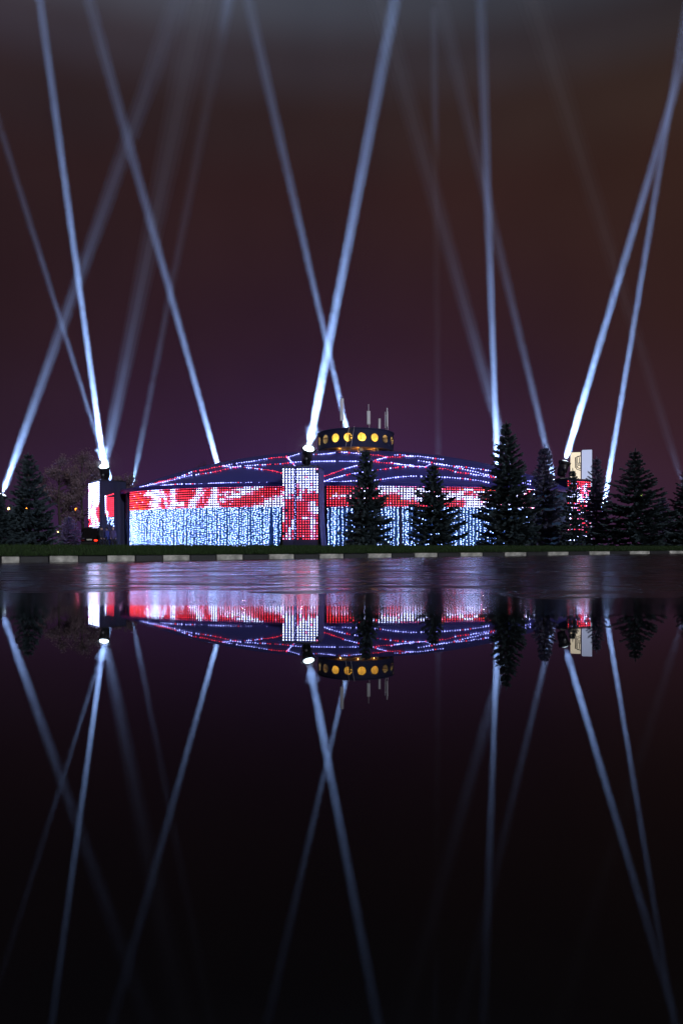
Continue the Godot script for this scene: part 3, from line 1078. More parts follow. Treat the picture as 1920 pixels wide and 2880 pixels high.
func ground() -> void:
	# wet road
	var st := new_st(true)
	var xs := []
	var x := -34.0
	while x <= 40.0:
		xs.append(x)
		x += 0.5
	var ts := [-1.2, -0.6, -0.2, 0.0, 0.15, 0.25, 0.32, 0.38, 0.44, 0.5, 0.56, 0.62, 0.68, 0.74, 0.8, 0.86, 0.92, 0.96, 1.0]
	var grid := []
	for xx in xs:
		var row := []
		for t in ts:
			var far := kerb_z(xx)
			var z: float = far * t if t > 0.0 else t * 20.0
			row.append(Vector3(xx, road_y(xx, z), -z))
		grid.append(row)
	for i in xs.size() - 1:
		for j in ts.size() - 1:
			quad(st, grid[i][j], grid[i + 1][j], grid[i + 1][j + 1], grid[i][j + 1], Vector3.UP)
	tag(obj("road", done(st), M.wet_asphalt), "dark wet asphalt road", "", "", "structure")
	# puddle: a level sheet that the rising road cuts off
	st = SurfaceTool.new()
	st.begin(Mesh.PRIMITIVE_TRIANGLES)
	for c in [[-16, 3.0, 0, 1], [16, -6.2, 1, 0], [16, 3.0, 1, 1], [-16, 3.0, 0, 1], [-16, -6.2, 0, 0], [16, -6.2, 1, 0]]:
		st.set_uv(Vector2(c[2], c[3]))
		st.set_normal(Vector3.UP)
		st.add_vertex(Vector3(c[0], 0.0, c[1]))
	tag(obj("puddle", st.commit(), M.still_water), "still puddle mirroring the lights", "", "", "structure")
	# lawn
	st = new_st(true)
	var ds := [0.0, 0.4, 1.0, 2.0, 3.5, 5.5, 8.0, 11.0, 14.0, 20.0, 30.0, 45.0, 70.0]
	grid = []
	xs = []
	x = -44.0
	while x <= 60.0:
		xs.append(x)
		x += 2.0
	for xx in xs:
		var row := []
		for d in ds:
			var z: float = maxf(kerb_z(xx), 6.0) + 0.16 + d
			row.append(Vector3(xx, lawn_y(xx, z), -z))
		grid.append(row)
	for i in xs.size() - 1:
		for j in ds.size() - 1:
			quad(st, grid[i][j], grid[i + 1][j], grid[i + 1][j + 1], grid[i][j + 1], Vector3.UP)
	tag(obj("lawn", done(st), M.grass), "dark lawn behind the kerb", "", "", "structure")
	st = new_st()
	quad(st, Vector3(-1800, FLOOR - 0.6, 60), Vector3(1800, FLOOR - 0.6, 60), Vector3(1800, FLOOR - 0.6, -1900), Vector3(-1800, FLOOR - 0.6, -1900), Vector3.UP)
	tag(obj("far_ground", done(st), M.far_earth), "dark ground reaching the horizon", "", "", "structure")
	# grass blades on the first metres
	var tuft := new_st()
	for i in 6:
		var a := TAU * i / 6 + 0.3
		var c := Vector3(cos(a), 0, sin(a)) * 0.05
		var s := Vector3(-sin(a), 0, cos(a)) * 0.008
		tri(tuft, c - s, c + s, c * 2.0 + Vector3(0, 0.07 + 0.02 * (i % 3), 0), c)
	var where := []
	for i in 16000:
		var gx := rng.randf_range(-13.0, 26.0)
		var gd := pow(rng.randf(), 1.6) * 12.0 + 0.04
		var gz := kerb_z(gx) + 0.16 + gd
		var sc := rng.randf_range(0.6, 1.2)
		where.append(Transform3D(Basis(Vector3.UP, rng.randf() * TAU).scaled(Vector3(sc * 1.4, sc, sc * 1.4)), Vector3(gx, lawn_y(gx, gz), -gz)))
	tag(many("grass", done(tuft), M.grass_blade, where), "short grass blades on the lawn")
	# kerb: stones painted white and black by turns
	var kerb := Node3D.new()
	kerb.name = "kerb"
	add_child(kerb)
	tag(kerb, "kerb of white and black painted stones", "", "", "structure")
	var cuts := [0, 52, 135, 217, 298, 377, 455, 531, 606, 680, 753, 824, 895, 963, 1031, 1098, 1163, 1227, 1292, 1354, 1416, 1477, 1537, 1596, 1654, 1712, 1767, 1824, 1879, 1935]
	var spots := []
	for c in cuts:
		var q: float = (c - 960.0) / 1920.0
		# x = q * (17 + 9 (x + 7.61) / 20.27)
		spots.append(q * (17.0 + 9.0 * 7.61 / 20.27) / (1.0 - q * 9.0 / 20.27))
	for i in 6:
		spots.push_front(spots[0] - 0.72)
	for i in 8:
		spots.append(spots[-1] + 1.0)
	for i in spots.size() - 1:
		var x0: float = spots[i] + 0.008
		var x1: float = spots[i + 1] - 0.008
		var a := Vector3(x0, 0, -kerb_z(x0))
		var b := Vector3(x1, 0, -kerb_z(x1))
		var mid := (a + b) * 0.5
		var dir := (b - a).normalized()
		var basis := Basis(dir, Vector3.UP, dir.cross(Vector3.UP))
		var hh := kerb_high(mid.x) + 0.2
		var y := kerb_base(mid.x) + kerb_high(mid.x) - hh * 0.5 + rng.randf_range(-0.004, 0.004)
		obj("kerb_stone", one_box(Vector3(mid.x, y, mid.z - 0.08 + rng.randf_range(-0.008, 0.008)), Vector3(a.distance_to(b), hh, 0.17), 0.014, basis), M.kerb_white if i % 2 == 0 else M.kerb_black, kerb)

func pavilion() -> void:
	var t := thing("pavilion", "wide round pavilion with domed roof, hung all over with lights", "pavilion")
	# wall
	var st := new_st(true)
	var n := 160
	for i in n:
		var a := -PI + TAU * i / n
		var b := -PI + TAU * (i + 1) / n
		quad(st, ell(a, FLOOR - 0.3), ell(b, FLOOR - 0.3), ell(b, FLOOR + 5.08), ell(a, FLOOR + 5.08), out_at((a + b) * 0.5))
	obj("wall", done(st), M.wall_cloth, t)
	# roof
	st = new_st(true)
	var m := 14
	for i in n:
		var a := -PI + TAU * i / n
		var b := -PI + TAU * (i + 1) / n
		for j in m:
			var q := []
			for c in [[a, j], [b, j], [b, j + 1], [a, j + 1]]:
				var r: float = 1.02 * c[1] / m
				var xx: float = AX + EA * r * sin(c[0])
				var zz: float = -AZ + EB * r * cos(c[0])
				q.append(Vector3(xx, roof_y(xx, zz), zz))
			if j == 0:
				tri(st, q[0], q[2], q[3], Vector3.UP)
			else:
				quad(st, q[0], q[1], q[2], q[3], Vector3.UP)
	obj("roof", done(st), M.roof_skin, t)
	st = new_st(true)
	for i in n:
		var a := -PI + TAU * i / n
		var b := -PI + TAU * (i + 1) / n
		for s in [[-0.30, 0.06, -0.30, 0.42], [-0.30, 0.42, 0.02, 0.46]]:
			quad(st, ell(a, FLOOR + 5.08 + s[0], s[1]), ell(b, FLOOR + 5.08 + s[0], s[1]), ell(b, FLOOR + 5.08 + s[2], s[3]), ell(a, FLOOR + 5.08 + s[2], s[3]), out_at((a + b) * 0.5) + Vector3.DOWN * 0.5)
	obj("eave", done(st), M.roof_skin, t)
	# upright posts that part the wall
	for px in [358.5, 797, 916, 1127]:
		var phi := phi_at(px)
		var p := ell(phi, FLOOR + 2.5, 0.05)
		obj("wall_post", one_box(p, Vector3(0.3, 5.0, 0.12), 0.02, Basis(Vector3.UP, atan2(out_at(phi).x, out_at(phi).z))), M.navy_cloth, t)
	# drum on the roof with round windows
	var dr := 3.4
	var c := Vector3(AX + 0.5, 0, -AZ)
	var lo := FLOOR + 8.72
	var hi := FLOOR + 10.25
	st = new_st(true)
	var sides := 18
	var shift := deg_to_rad(7.5)
	for s in sides:
		var mid: float = shift + TAU * s / sides
		var half := PI / sides
		var cy := (lo + hi) * 0.5 + 0.06
		var rr := 0.385
		var turns := []
		for k in 28:
			turns.append(TAU * k / 28)
		for q in [[1, 1], [-1, 1], [-1, -1], [1, -1]]:   # the corners of the wall piece
			turns.append(wrapf(atan2((hi - cy) if q[1] > 0 else (lo - cy), q[0] * half * dr), 0.0, TAU))
		turns.sort()
		turns.append(turns[0] + TAU)
		for k in turns.size() - 1:
			var pts := []
			for kk in [k, k + 1]:
				var a: float = turns[kk]
				var cs := Vector2(cos(a), sin(a))
				var wide := half * dr
				var up := hi - cy if cs.y > 0 else cy - lo
				var reach := minf(wide / maxf(absf(cs.x), 1e-6), up / maxf(absf(cs.y), 1e-6))
				pts.append(cs * rr)
				pts.append(cs * reach)
			var w := []
			for p in pts:
				var th: float = mid + p.x / dr
				w.append(c + Vector3(sin(th) * dr, cy + p.y, cos(th) * dr))
			quad(st, w[0], w[1], w[3], w[2], Vector3(sin(mid), 0, cos(mid)))
	var drum := obj("rooftop_drum", done(st), M.navy_cloth, t)
	for s in sides:
		var mid: float = shift + TAU * s / sides
		var ring := []
		for k in 25:
			var a := TAU * k / 24
			var th := mid + cos(a) * 0.385 / dr
			ring.append(c + Vector3(sin(th) * (dr + 0.01), (lo + hi) * 0.5 + 0.06 + sin(a) * 0.385, cos(th) * (dr + 0.01)))
		obj("porthole_frame", rod(ring, 0.03, 5), M.black_metal, drum)
		# bulbs that light the space behind the portholes
		if s % 2 == 0:
			var lp := c + Vector3(sin(mid + 0.17) * 2.95, lo + 0.12, cos(mid + 0.17) * 2.95)
			st = new_st(true)
			lathe(st, [Vector2(0, -0.05), Vector2(0.05, 0.0), Vector2(0, 0.05)], 8, lp)
			obj("bulb", done(st), M.warm_lamp, drum)
			omni(t, "lamp", lp, Color(1.0, 0.82, 0.42), 8.0, 8.0)
	st = new_st()
	for s in 36:
		var a := TAU * s / 36
		var b := TAU * (s + 1) / 36 - 0.006
		var w := []
		var step := 0.025 * (s % 2)
		for p in [[a, lo - 0.1], [b, lo - 0.1], [b, hi - 0.05], [a, hi - 0.05]]:
			w.append(c + Vector3(sin(p[0]) * (2.35 + step), p[1], cos(p[0]) * (2.35 + step)))
		quad(st, w[0], w[1], w[2], w[3], Vector3(sin(a), 0, cos(a)))
	obj("inner_wall", done(st), M.plank_wood, drum)
	st = new_st(true)
	lathe(st, [Vector2(3.42, hi - 0.02), Vector2(3.47, hi), Vector2(3.47, hi + 0.1), Vector2(3.40, hi + 0.12), Vector2(2.0, hi + 0.2), Vector2(0.0, hi + 0.25)], 54, c)
	obj("drum_top", done(st), M.navy_cloth, drum)
	st = new_st()
	lathe(st, [Vector2(3.39, lo + 0.01), Vector2(2.3, lo + 0.01)], 54, c)
	obj("drum_floor", done(st), M.plank_wood, drum)
	for s in 12:
		var a := TAU * s / 12 + 0.12
		var p := c + Vector3(sin(a) * 3.1, 0, cos(a) * 3.1)
		obj("drum_strut", one_box(Vector3(p.x, (lo + roof_y(p.x, p.z)) * 0.5, p.z), Vector3(0.3 if s % 3 == 0 else 0.1, lo - roof_y(p.x, p.z) + 0.1, 0.08), 0.01, Basis(Vector3.UP, a) * Basis(Vector3(0, 0, 1), 0.35 if s % 2 == 0 else -0.2)), M.plank_wood, drum)
	for a in [-0.55, 0.05, 0.6]:
		omni(t, "underside_lamp", c + Vector3(sin(a) * 2.7, lo - 0.08, cos(a) * 2.7), Color(1.0, 0.68, 0.32), 0.12, 6.0)
	# dark bracket seen through one porthole
	var th := shift - TAU / sides
	obj("bracket", one_box(c + Vector3(sin(th) * 2.75, (lo + hi) * 0.5 + 0.0, cos(th) * 2.75), Vector3(0.16, 0.8, 0.06), 0.01, Basis(Vector3.UP, th)), M.black_metal, drum)
	obj("bracket", one_box(c + Vector3(sin(th) * 2.75 + 0.16, (lo + hi) * 0.5 + 0.2, cos(th) * 2.75), Vector3(0.3, 0.1, 0.06), 0.01, Basis(Vector3.UP, th)), M.black_metal, drum)
	obj("bracket", one_box(c + Vector3(sin(th) * 2.75 + 0.12, (lo + hi) * 0.5 - 0.02, cos(th) * 2.75), Vector3(0.22, 0.1, 0.06), 0.01, Basis(Vector3.UP, th)), M.black_metal, drum)
	# ladder up the drum
	var l := thing("roof_ladder", "thin steel ladder leaning on the rooftop drum", "ladder", at(977, 1268, 58.0))
	var up := at(989, 1199, 58.45) - l.position
	for s in [-0.22, 0.22]:
		obj("rail", rod([Vector3(s, 0, 0), up + Vector3(s, 0, 0)], 0.022, 5), M.steel, l)
	for i in 8:
		var q := up * (i + 0.7) / 8.5
		obj("rung", rod([q + Vector3(-0.22, 0, 0), q + Vector3(0.22, 0, 0)], 0.010, 4), M.cable, l)
	# the two lit nets round the wall above the curtains
	for side in 2:
		var from := phi_at(368.0 if side == 0 else 921.0)
		var to := phi_at(791.0) if side == 0 else phi_at(1500.0)
		var nt := thing("led_net", "long red and white lit net on the wall " + ("left" if side == 0 else "right") + " of the centre pylon", "lit net", ell((from + to) * 0.5, FLOOR + 4.1, 0.1), 0.0, "lit nets on the pavilion wall")
		var cols := int((to - from) * EA / 0.219)
		var where := []
		var white := []
		for i in cols + 1:
			var phi := lerpf(from, to, float(i) / cols)
			for j in 10:
				var p := ell(phi, FLOOR + lerpf(4.98, 3.28, j / 9.0), 0.12)
				where.append(p - nt.position)
				var px := column_of(p)
				var v := j / 9.0
				var seen := []
				for q in [[0.0, 0.0], [9.0, 0.0], [-9.0, 0.0], [0.0, 0.11], [0.0, -0.11]]:
					seen.append(net_left(px + q[0], v + q[1]) if side == 0 else net_right(px + q[0], v + q[1]))
				white.append(hue_of(seen, 0.45 * smoothstep(470.0, 400.0, px) * v if side == 0 else 0.12 * smoothstep(0.5, 0.3, absf(v - 0.4))))
		st = new_st(true)
		for i in cols:
			var a := lerpf(from, to, float(i) / cols)
			var b := lerpf(from, to, float(i + 1) / cols)
			quad(st, ell(a, FLOOR + 3.2, 0.03) - nt.position, ell(b, FLOOR + 3.2, 0.03) - nt.position, ell(b, FLOOR + 5.05, 0.03) - nt.position, ell(a, FLOOR + 5.05, 0.03) - nt.position, out_at(a))
		obj("backing_cloth", done(st), M.net_cloth if M.has("net_cloth") else mat("net_cloth", srgb(0.035, 0.016, 0.035), 0.8), nt)
		net(nt, where, white, 0.036)
		for i in 4:
			var phi := lerpf(from, to, (i + 0.5) / 4.0)
			omni(nt, "led_light", ell(phi, FLOOR + 3.7, 1.6) - nt.position, Color(0.9, 0.62, 0.95), 0.12)

func roof_strings() -> void:
	light_string("white string along the left eave", [[353, 1385], [413, 1375], [563, 1361.5], [688, 1357.5], [802, 1357.5]], [[0.0, "white"]])
	light_string("white string along the right eave, dipping at the centre pylon", [[918, 1356.5], [970, 1354], [1007, 1352], [1060, 1350], [1122, 1341.6], [1164, 1339], [1228, 1341], [1304, 1346.6], [1355, 1353.5], [1396, 1362], [1440, 1371]], [[0.0, "white"]])
	light_string("red and white string rising from the left roof corner, lower one", [[363, 1381], [405, 1368], [452, 1357.6], [483, 1350.5], [518, 1340.6], [582, 1330.5], [611, 1325.7], [659, 1314.5], [691, 1314.5], [723, 1317.7], [745, 1321], [777, 1325.7], [802, 1333.6]], [[0.0, "white"], [0.54, "red"], [0.72, "white"], [0.84, "red"]])
	light_string("string along the left roof skyline, red at its start", [[385, 1375], [407, 1367], [436, 1357.5], [474, 1349.6], [509, 1340], [544, 1326], [576, 1321.5], [611, 1313.5], [643, 1307.5], [675, 1301.7], [723, 1295.4], [770, 1287.4], [812, 1285], [840, 1277]], [[0.0, "mixed"], [0.12, "red"], [0.26, "mixed"], [0.42, "red"], [0.56, "white"], [0.82, "red"], [0.92, "white"]])
	light_string("string crossing the roof behind the centre pylon's lamp", [[627, 1310.7], [652.5, 1314], [719.5, 1308], [786.5, 1305], [840, 1298.6], [880, 1297.5], [1015, 1297.8], [1040.6, 1298], [1079, 1301], [1104, 1303], [1132, 1307], [1160, 1308.5]], [[0.0, "white"], [0.26, "red"], [0.38, "white"], [0.78, "red"], [0.9, "white"]])
	light_string("string at the foot of the rooftop drum", [[882, 1278], [915, 1277], [946, 1272], [969, 1272], [990, 1274], [1030, 1278], [1058, 1280], [1086.5, 1285], [1117, 1285.5], [1160, 1282.5]], [[0.0, "white"], [0.25, "mixed"], [0.4, "white"], [0.52, "red"], [0.9, "white"]])
	light_string("short bright strand below the drum, rising to the right", [[1043, 1298], [1061, 1293], [1075, 1289], [1089, 1285]], [[0.0, "white"]])
	light_string("red string rising right from the centre pylon", [[913, 1339], [938.6, 1330], [964, 1320.7], [982, 1315], [1015, 1306]], [[0.0, "red"], [0.6, "white"]])
	light_string("long white string rising right from the centre pylon, red in the middle", [[913, 1353], [954, 1340], [979, 1334.5], [1012.5, 1329], [1053, 1322], [1081, 1320], [1112, 1315], [1160, 1312], [1197, 1313]], [[0.0, "white"], [0.55, "red"], [0.85, "mixed"]])
	light_string("white string sagging over the right half of the roof", [[1100, 1301], [1133, 1307.6], [1176.5, 1312], [1197, 1312.7], [1212, 1303.8], [1243, 1307], [1278.6, 1311.4], [1317, 1314.7]], [[0.0, "white"]])
	light_string("red string sloping down to the tallest spruce", [[1222, 1316.5], [1253, 1319], [1284, 1328], [1317, 1332], [1355, 1338], [1386, 1343], [1425, 1352]], [[0.0, "red"], [0.5, "white"], [0.8, "red"]])
	light_string("short white string high on the right roof", [[1176.5, 1296], [1207, 1300], [1243, 1306]], [[0.0, "white"]])
	light_string("white string sloping down the far right roof", [[1278.6, 1314], [1312, 1322], [1342, 1329], [1368, 1335.7], [1406, 1344], [1450, 1354], [1490, 1362]], [[0.0, "white"]])
	light_string("white string along the right roof skyline", [[1324.5, 1316.5], [1355, 1320], [1383, 1325], [1396, 1328], [1440, 1340], [1490, 1354]], [[0.0, "white"]])
	light_string("few white bulbs on the skyline right of the drum", [[1110, 1279], [1135, 1280], [1180, 1284], [1222, 1289], [1245, 1292]], [[0.0, "white"]])
	light_string("bright slanting strand above the centre pylon", [[805.6, 1284], [818, 1297], [831, 1313]], [[0.0, "white"]])

func on_floor(px: float, d: float) -> Vector3:
	var p := at(px, 1541, d)
	return Vector3(p.x, FLOOR, p.z)

func pylons() -> void:
	pylon(0, on_floor(853, 50.9), deg_to_rad(-8), "pylon in front of the pavilion, between the two lit nets")
	pylon(1, on_floor(303, 61.0), deg_to_rad(-51), "pylon at the left end, its lit side turned to the left")
	pylon(2, on_floor(1598, 60.0), deg_to_rad(26), "pylon at the right end, behind the small spruces")
	# added bulbs stand in for lights showing in the left pylon's dark side
	var n := thing("led_net", "small strip of red bulbs added for lights showing in the dark side of the left pylon", "lit net", on_floor(307, 59.7) + Vector3(0, 2.0, 0), deg_to_rad(30))
	var where := []
	var white := []
	for r in 11:
		for c in 5:
			where.append(Vector3(lerpf(-0.3, 0.35, c / 4.0), lerpf(2.5, 0.75, r / 10.0) + 0.06 * c * (1.0 if r == 0 else 0.4), 0.02))
			white.append("white" if c == 0 and r < 9 or (c == 1 and r > 7) else "red")
	net(n, where, white, 0.05)
	var pts := []
	for i in 60:
		pts.append(Vector3(rng.randf_range(-0.3, 0.4), rng.randf_range(-0.1, 0.65), 0.02))
	many("icicle_bulbs", tiny_mesh, M.icicle, bulbs_at(pts, 0.035, 0.3), n)
	obj("backing_cloth", one_box(Vector3(0.03, 1.2, -0.06), Vector3(0.8, 2.9, 0.05), 0.01), M.navy_cloth, n)

func searchlights() -> void:
	var top := FLOOR + 5.98
	# x, y, depth of the lens; column and row high up the beam; strength; widths there in pixels
	beam(293, 1312, 61, 113, 0, 1.5, 17, 30, top, true, "searchlight on the left pylon, its lens glaring white", 0.72)
	beam(868, 1262, 50.8, 1110, 0, 1.5, 25, 46, top, true, "searchlight on the centre pylon, its lens glaring white", 0.70)
	beam(1587, 1300, 60, 1971, 0, 0.7, 21, 34, top, false, "black searchlight tilted right on the right pylon")
	beam(6, 1392, 66, 502, 0, 0.21, 22, 60, FLOOR, false, "searchlight behind the spruce at the left edge")
	beam(1687, 1480, 66, 1932, 0, 0.7, 15, 27, FLOOR, false, "searchlight on the ground behind the spruces right of the right pylon")
	beam(327, 1400, 74, 0, 355, 0.42, 16, 25, FLOOR, false, "searchlight behind the left pylon, aimed left")
	beam(276, 1400, 92, 563, 0, 0.12, 32, 88, FLOOR, false, "searchlight behind the left pylon, aimed right")
	beam(370, 1380, 80, 641, 0, 0.05, 17, 45, FLOOR, false, "searchlight behind the left corner of the pavilion")
	beam(630, 1370, 76, 251, 0, 0.5, 16, 42, FLOOR, false, "searchlight behind the left half of the pavilion")
	beam(993, 1290, 76, 698, 0, 0.5, 15, 40, FLOOR, false, "searchlight behind the rooftop drum")
	beam(1440, 1340, 82, 1067, 0, 0.08, 34, 70, FLOOR, false, "searchlight behind the tallest spruce, aimed left")
	beam(1399, 1370, 76, 1351, 0, 0.6, 17, 38, FLOOR, false, "searchlight behind the pavilion's right end, aimed straight up")
	beam(1568, 1400, 88, 1237, 0, 0.14, 17, 50, FLOOR, false, "searchlight behind the right pylon, aimed left")
	beam(1930, 1400, 88, 1530, 110, 0.006, 25, 70, FLOOR, false, "searchlight behind the spruce at the right edge")
	beam(1233, 1400, 88, 1222, 300, 0.008, 26, 32, FLOOR, false, "weak searchlight behind the middle of the right wall")

func beam(px: float, py: float, d: float, px2: float, py2: float, power: float, w0: float, w1: float, stand: float, glare: bool, label: String, lean := 1.0) -> void:
	searchlight(at(px, py, d), at(px2, py2, d * lean), label, stand, power, w0 / 1920.0 * d, w1 / 1920.0 * d * lean, glare, glare or px == 1587.0 or px == 6.0)

func antennas() -> void:
	var base := FLOOR + 10.36
	for a in [[961, 1121, 1184, 0.30, "tall white panel antenna on the left of the drum"], [1036, 1156, 1194, 0.30, "white panel antenna with a whip above it"], [1066.5, 1177, 1206, 0.20, "short grey antenna on the drum"], [1088, 1147, 1200, 0.10, "thin white antenna at the right of the drum"], [1082.5, 1158, 1204, 0.06, "thinnest antenna, beside the right one"]]:
		var d: float = 60.4
		var top := at(a[0], a[1], d)
		var low := at(a[0], a[2], d)
		var t := thing("antenna", a[4], "antenna", Vector3(top.x, base, top.z), 0.15)
		obj("panel", one_box(Vector3(0, (top.y + low.y) * 0.5 - base, 0), Vector3(a[3], top.y - low.y, 0.16 if a[3] > 0.15 else a[3]), 0.03), M.antenna_white, t)
		obj("pole", rod([Vector3(0.09, -0.1, -0.14), Vector3(0.09, top.y - base - 0.3, -0.14)], 0.035, 7), M.steel, t)
		for y in [0.25, 0.8]:
			obj("bracket", one_box(Vector3(0.05, lerpf(low.y, top.y, y) - base, -0.1), Vector3(0.12, 0.05, 0.12), 0.008), M.steel, t)
		if a[0] == 1036:
			obj("whip", rod([Vector3(0.0, top.y - base, 0), Vector3(0, at(0, 1137, d).y - base, 0)], 0.03, 6), M.antenna_white, t)
		if a[0] == 961:
			obj("feed_cable", rod([Vector3(-0.06, low.y - base, 0), Vector3(-0.1, low.y - base - 0.25, -0.02), Vector3(0.05, 0.15, -0.1), Vector3(0.1, -0.05, -0.12)], 0.02, 5), M.cable, t)

func gate_pillars() -> void:
	glow("sign_cold", Color(0.70, 0.74, 0.88), 1.0)
	glow("sign_warm", Color(0.95, 0.89, 0.78), 1.05)
	mat("sign_white", srgb(0.75, 0.75, 0.78), 0.5)
	var d := 74.0
	var t := thing("gate_sign", "pair of tall white lit slabs with a hexagon emblem between them", "sign", on_floor(1633, d), deg_to_rad(-14))
	var o := t.position
	var inv := Basis(Vector3.UP, deg_to_rad(14))
	for s in [[1604, 1630, 1273, d + 1.0, "sign_warm"], [1636, 1662, 1266, d - 1.2, "sign_cold"]]:
		var a: Vector3 = at(s[0], s[2], s[3])
		var b: Vector3 = at(s[1], s[2], s[3])
		var c := inv * ((a + b) * 0.5 - o)
		obj("slab", one_box(Vector3(c.x, c.y * 0.5, c.z), Vector3(a.distance_to(b), c.y, 0.55), 0.03), M[s[4]], t)
	# emblem: outlines of a hexagon with a point below, one in the other, and bars
	var st := new_st()
	var z := d - 0.1
	var lines := [
		[[1618.5, 1287], [1637, 1280], [1655, 1287], [1655, 1318], [1632, 1323.5], [1619.5, 1319], [1618.5, 1287]],
		[[1622, 1287.5], [1622, 1303], [1637, 1301]], [[1620.5, 1284.5], [1636, 1280.5]], [[1628, 1286], [1628, 1302]], [[1633, 1284.5], [1633, 1301]],
		[[1621, 1306.5], [1637, 1303.5]], [[1622.5, 1310], [1637, 1307]], [[1622.5, 1310], [1622.5, 1315], [1631.5, 1318.5], [1640, 1313]], [[1631.5, 1308], [1631.5, 1318.5]], [[1616.5, 1286], [1616.5, 1316]]]
	for L in lines:
		var p := []
		for q in L:
			p.append(inv * (at(q[0], q[1], z) - o))
		tube(st, p, 0.034, 0.034, 4)
	obj("emblem_outline", done(st), M.black_metal, t)

func plants() -> void:
	var protos := []
	for s in [[101, 7.0, 2.0, 22, 1.0], [202, 9.0, 2.0, 28, 1.0], [303, 6.0, 1.9, 18, 1.0], [404, 6.5, 1.25, 22, 0.5], [505, 8.0, 2.1, 21, 1.0], [606, 7.0, 1.9, 25, 1.0], [707, 7.5, 1.6, 23, 0.5]]:
		protos.append([spruce_meshes(s[0], s[1], s[2], s[3], s[4]), s[1], s[2]])
	# proto, column, top row, half width, depth, needles, label
	for s in [
		[0, 84, 1275, 82, 46, "needle_teal", "dark spruce at the left, teal light on its right side"],
		[2, -6, 1376, 60, 43, "needle_dark", "spruce cut off by the left edge of the photo"],
		[3, 194, 1452, 42, 59, "needle_pale_lit", "small young spruce lit purple, left of the black van"],
		[5, 1029, 1262, 74, 48, "needle_dark", "tall narrow-topped spruce nearest the centre pylon"],
		[2, 1220, 1304, 88, 46, "needle_dark", "broad low spruce before the middle of the right wall"],
		[1, 1427, 1184, 90, 45, "needle_dark", "tallest spruce, at the right end of the pavilion"],
		[3, 1523, 1252, 64, 50, "needle_blue", "slim bluish spruce right of the tallest one"],
		[3, 1610, 1318, 40, 47, "needle_dark", "slender spruce in front of the right pylon"],
		[6, 1676, 1285, 56, 50, "needle_blue", "spruce in front of the white gate sign"],
		[4, 1784, 1263, 105, 46, "needle_dark", "broad spruce right of the gate sign"],
		[2, 1862, 1400, 62, 52, "needle_blue", "low bluish spruce near the right edge"],
		[5, 1936, 1310, 74, 47, "needle_dark", "spruce cut off by the right edge of the photo"],
		[2, 28, 1440, 70, 54, "needle_dark", "low dark spruce behind the left ones"],
	]:
		var pr: Array = protos[s[0]]
		spruce(pr[0], s[1], s[2], s[3], s[4], M[s[5]], s[6], rng.randf() * TAU, pr[1], pr[2])
	leafy(168, 1250, 52, 70, 51, "tall dim tree with dry leaves, left one of two behind the left pylon", 8, M.leaf_dry_lit)
	leafy(232, 1238, 55, 73, 52, "tall dim tree with dry leaves, right one of two behind the left pylon", 8, M.leaf_dry_lit)
	leafy(345, 1300, 32, 82, 53, "small dim tree behind the right edge of the left pylon", 3, M.leaf_dry_lit)
	leafy(590, 1258, 40, 84, 54, "leafless tree behind the left half of the roof", 0, M.leaf_dry_lit)

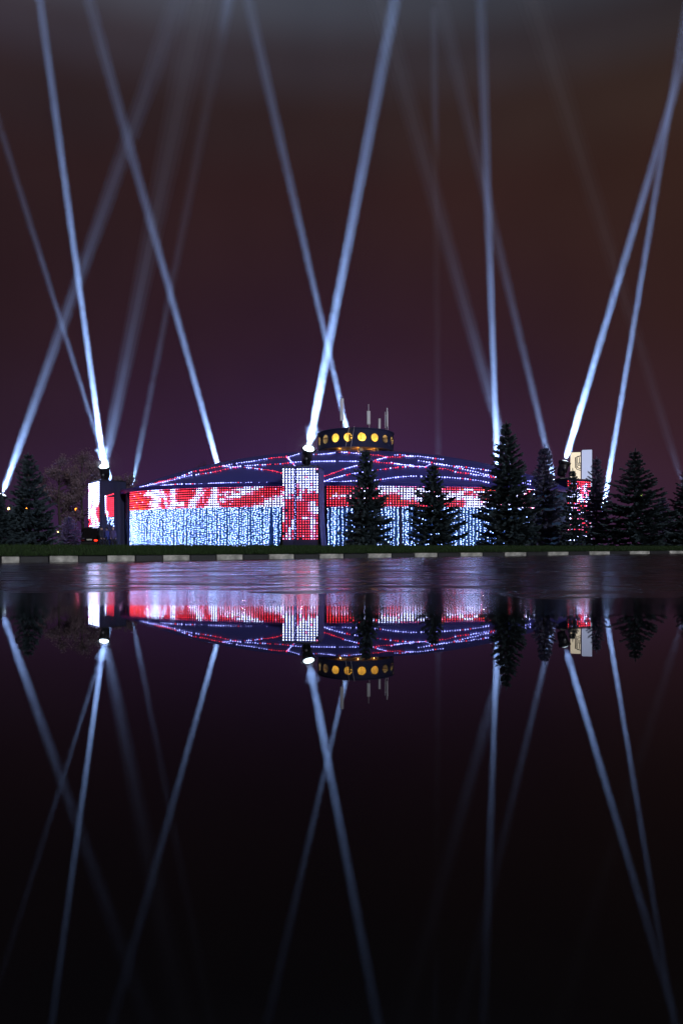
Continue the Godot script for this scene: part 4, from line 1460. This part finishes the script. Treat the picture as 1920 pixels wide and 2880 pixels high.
func far_lights() -> void:
	glow("lamp_orange", Color(1.0, 0.55, 0.16), 8.0)
	glow("lamp_yellow", Color(1.0, 0.85, 0.5), 8.0)
	glow("lamp_lime", Color(0.85, 1.0, 0.45), 1.2)
	for s in [[24, 1430, "lamp_yellow", "distant yellow street lamp at the left edge"], [55, 1443, "lamp_yellow", "distant bright street lamp low behind the left spruce"], [73, 1428, "lamp_orange", "distant orange street lamp behind the left spruce"], [214, 1432, "lamp_orange", "distant orange street lamp left of the left pylon"], [166, 1495, "lamp_yellow", "distant low lamp beside the small purple spruce"], [42, 1521, "lamp_lime", "distant low greenish lamp under the left spruce"], [1801, 1391, "lamp_lime", "distant greenish lamp behind the broad right spruce"]]:
		var d := 150.0
		var p := at(s[0], s[1], d)
		var t := thing("street_lamp", s[3], "street lamp", Vector3(p.x, 0, p.z))
		obj("pole", rod([Vector3(0, -0.2, 0), Vector3(0, p.y, 0)], 0.07, 6), M.black_metal, t)
		var st := new_st(true)
		lathe(st, [Vector2(0, -0.3), Vector2(0.25, -0.2), Vector2(0.32, 0.0), Vector2(0.2, 0.2), Vector2(0, 0.25)], 10, Vector3(0, p.y, 0))
		obj("lamp_head", done(st), M[s[2]], t)
	var base := at(1741, 1541, 90.0)
	var mast := thing("light_mast", "thin mast with four small red lights behind the broad right spruce", "mast", Vector3(base.x, 0, base.z))
	obj("pole", rod([Vector3(0, -0.2, 0), Vector3(0, 6.2, 0)], 0.05, 6), M.black_metal, mast)
	for y in [1433, 1444, 1453, 1467]:
		var st := new_st(true)
		lathe(st, [Vector2(0, -0.08), Vector2(0.08, 0), Vector2(0, 0.08)], 8, Vector3(0, at(1741, y, 90.0).y, 0.1))
		obj("red_light", done(st), M.bulb_red, mast)

func litter() -> void:
	mat("wet_leaf", srgb(0.03, 0.02, 0.012), 0.5)
	var first: MeshInstance3D = null
	for q in [[602, 1599], [718, 1597], [572, 1632], [437, 1626], [784, 1610], [205, 1601], [515, 1612], [1008, 1612], [920, 1600], [1208, 1590], [312, 1611], [325, 1613], [1650, 1576], [140, 1610], [1110, 1622], [868, 1622], [838, 1623], [1330, 1570]]:
		var z := 16.0
		for i in 80:     # the place on the road under that sight line
			z = 5.0 + 0.25 * i
			var p := at(q[0], q[1], z)
			if p.y <= road_y(p.x, z):
				break
		var c := at(q[0], q[1], z)
		if z > kerb_z(c.x) - 0.3:
			continue
		c.y = road_y(c.x, z) + 0.006
		var o: MeshInstance3D
		if first == null:
			var st := new_st(true)
			for s in [-1.0, 1.0]:
				var pts := [Vector3(-0.055, 0, 0), Vector3(-0.02, 0.012, 0.03 * s), Vector3(0.025, 0.016, 0.026 * s), Vector3(0.06, 0.008, 0)]
				tri(st, pts[0], pts[1], Vector3(0, 0.004, 0), Vector3.UP)
				tri(st, pts[1], pts[2], Vector3(0, 0.004, 0), Vector3.UP)
				tri(st, pts[2], pts[3], Vector3(0, 0.004, 0), Vector3.UP)
			first = obj("fallen_leaf", done(st), M.wet_leaf)
			o = first
		else:
			o = first.duplicate()
			o.name = numbered("fallen_leaf")
			add_child(o, true)
		o.position = c
		o.rotation.y = rng.randf() * TAU
		o.scale = Vector3.ONE * rng.randf_range(0.35, 0.75)
		tag(o, "small dark wet leaf lying on the asphalt", "leaf", "wet leaves on the road")
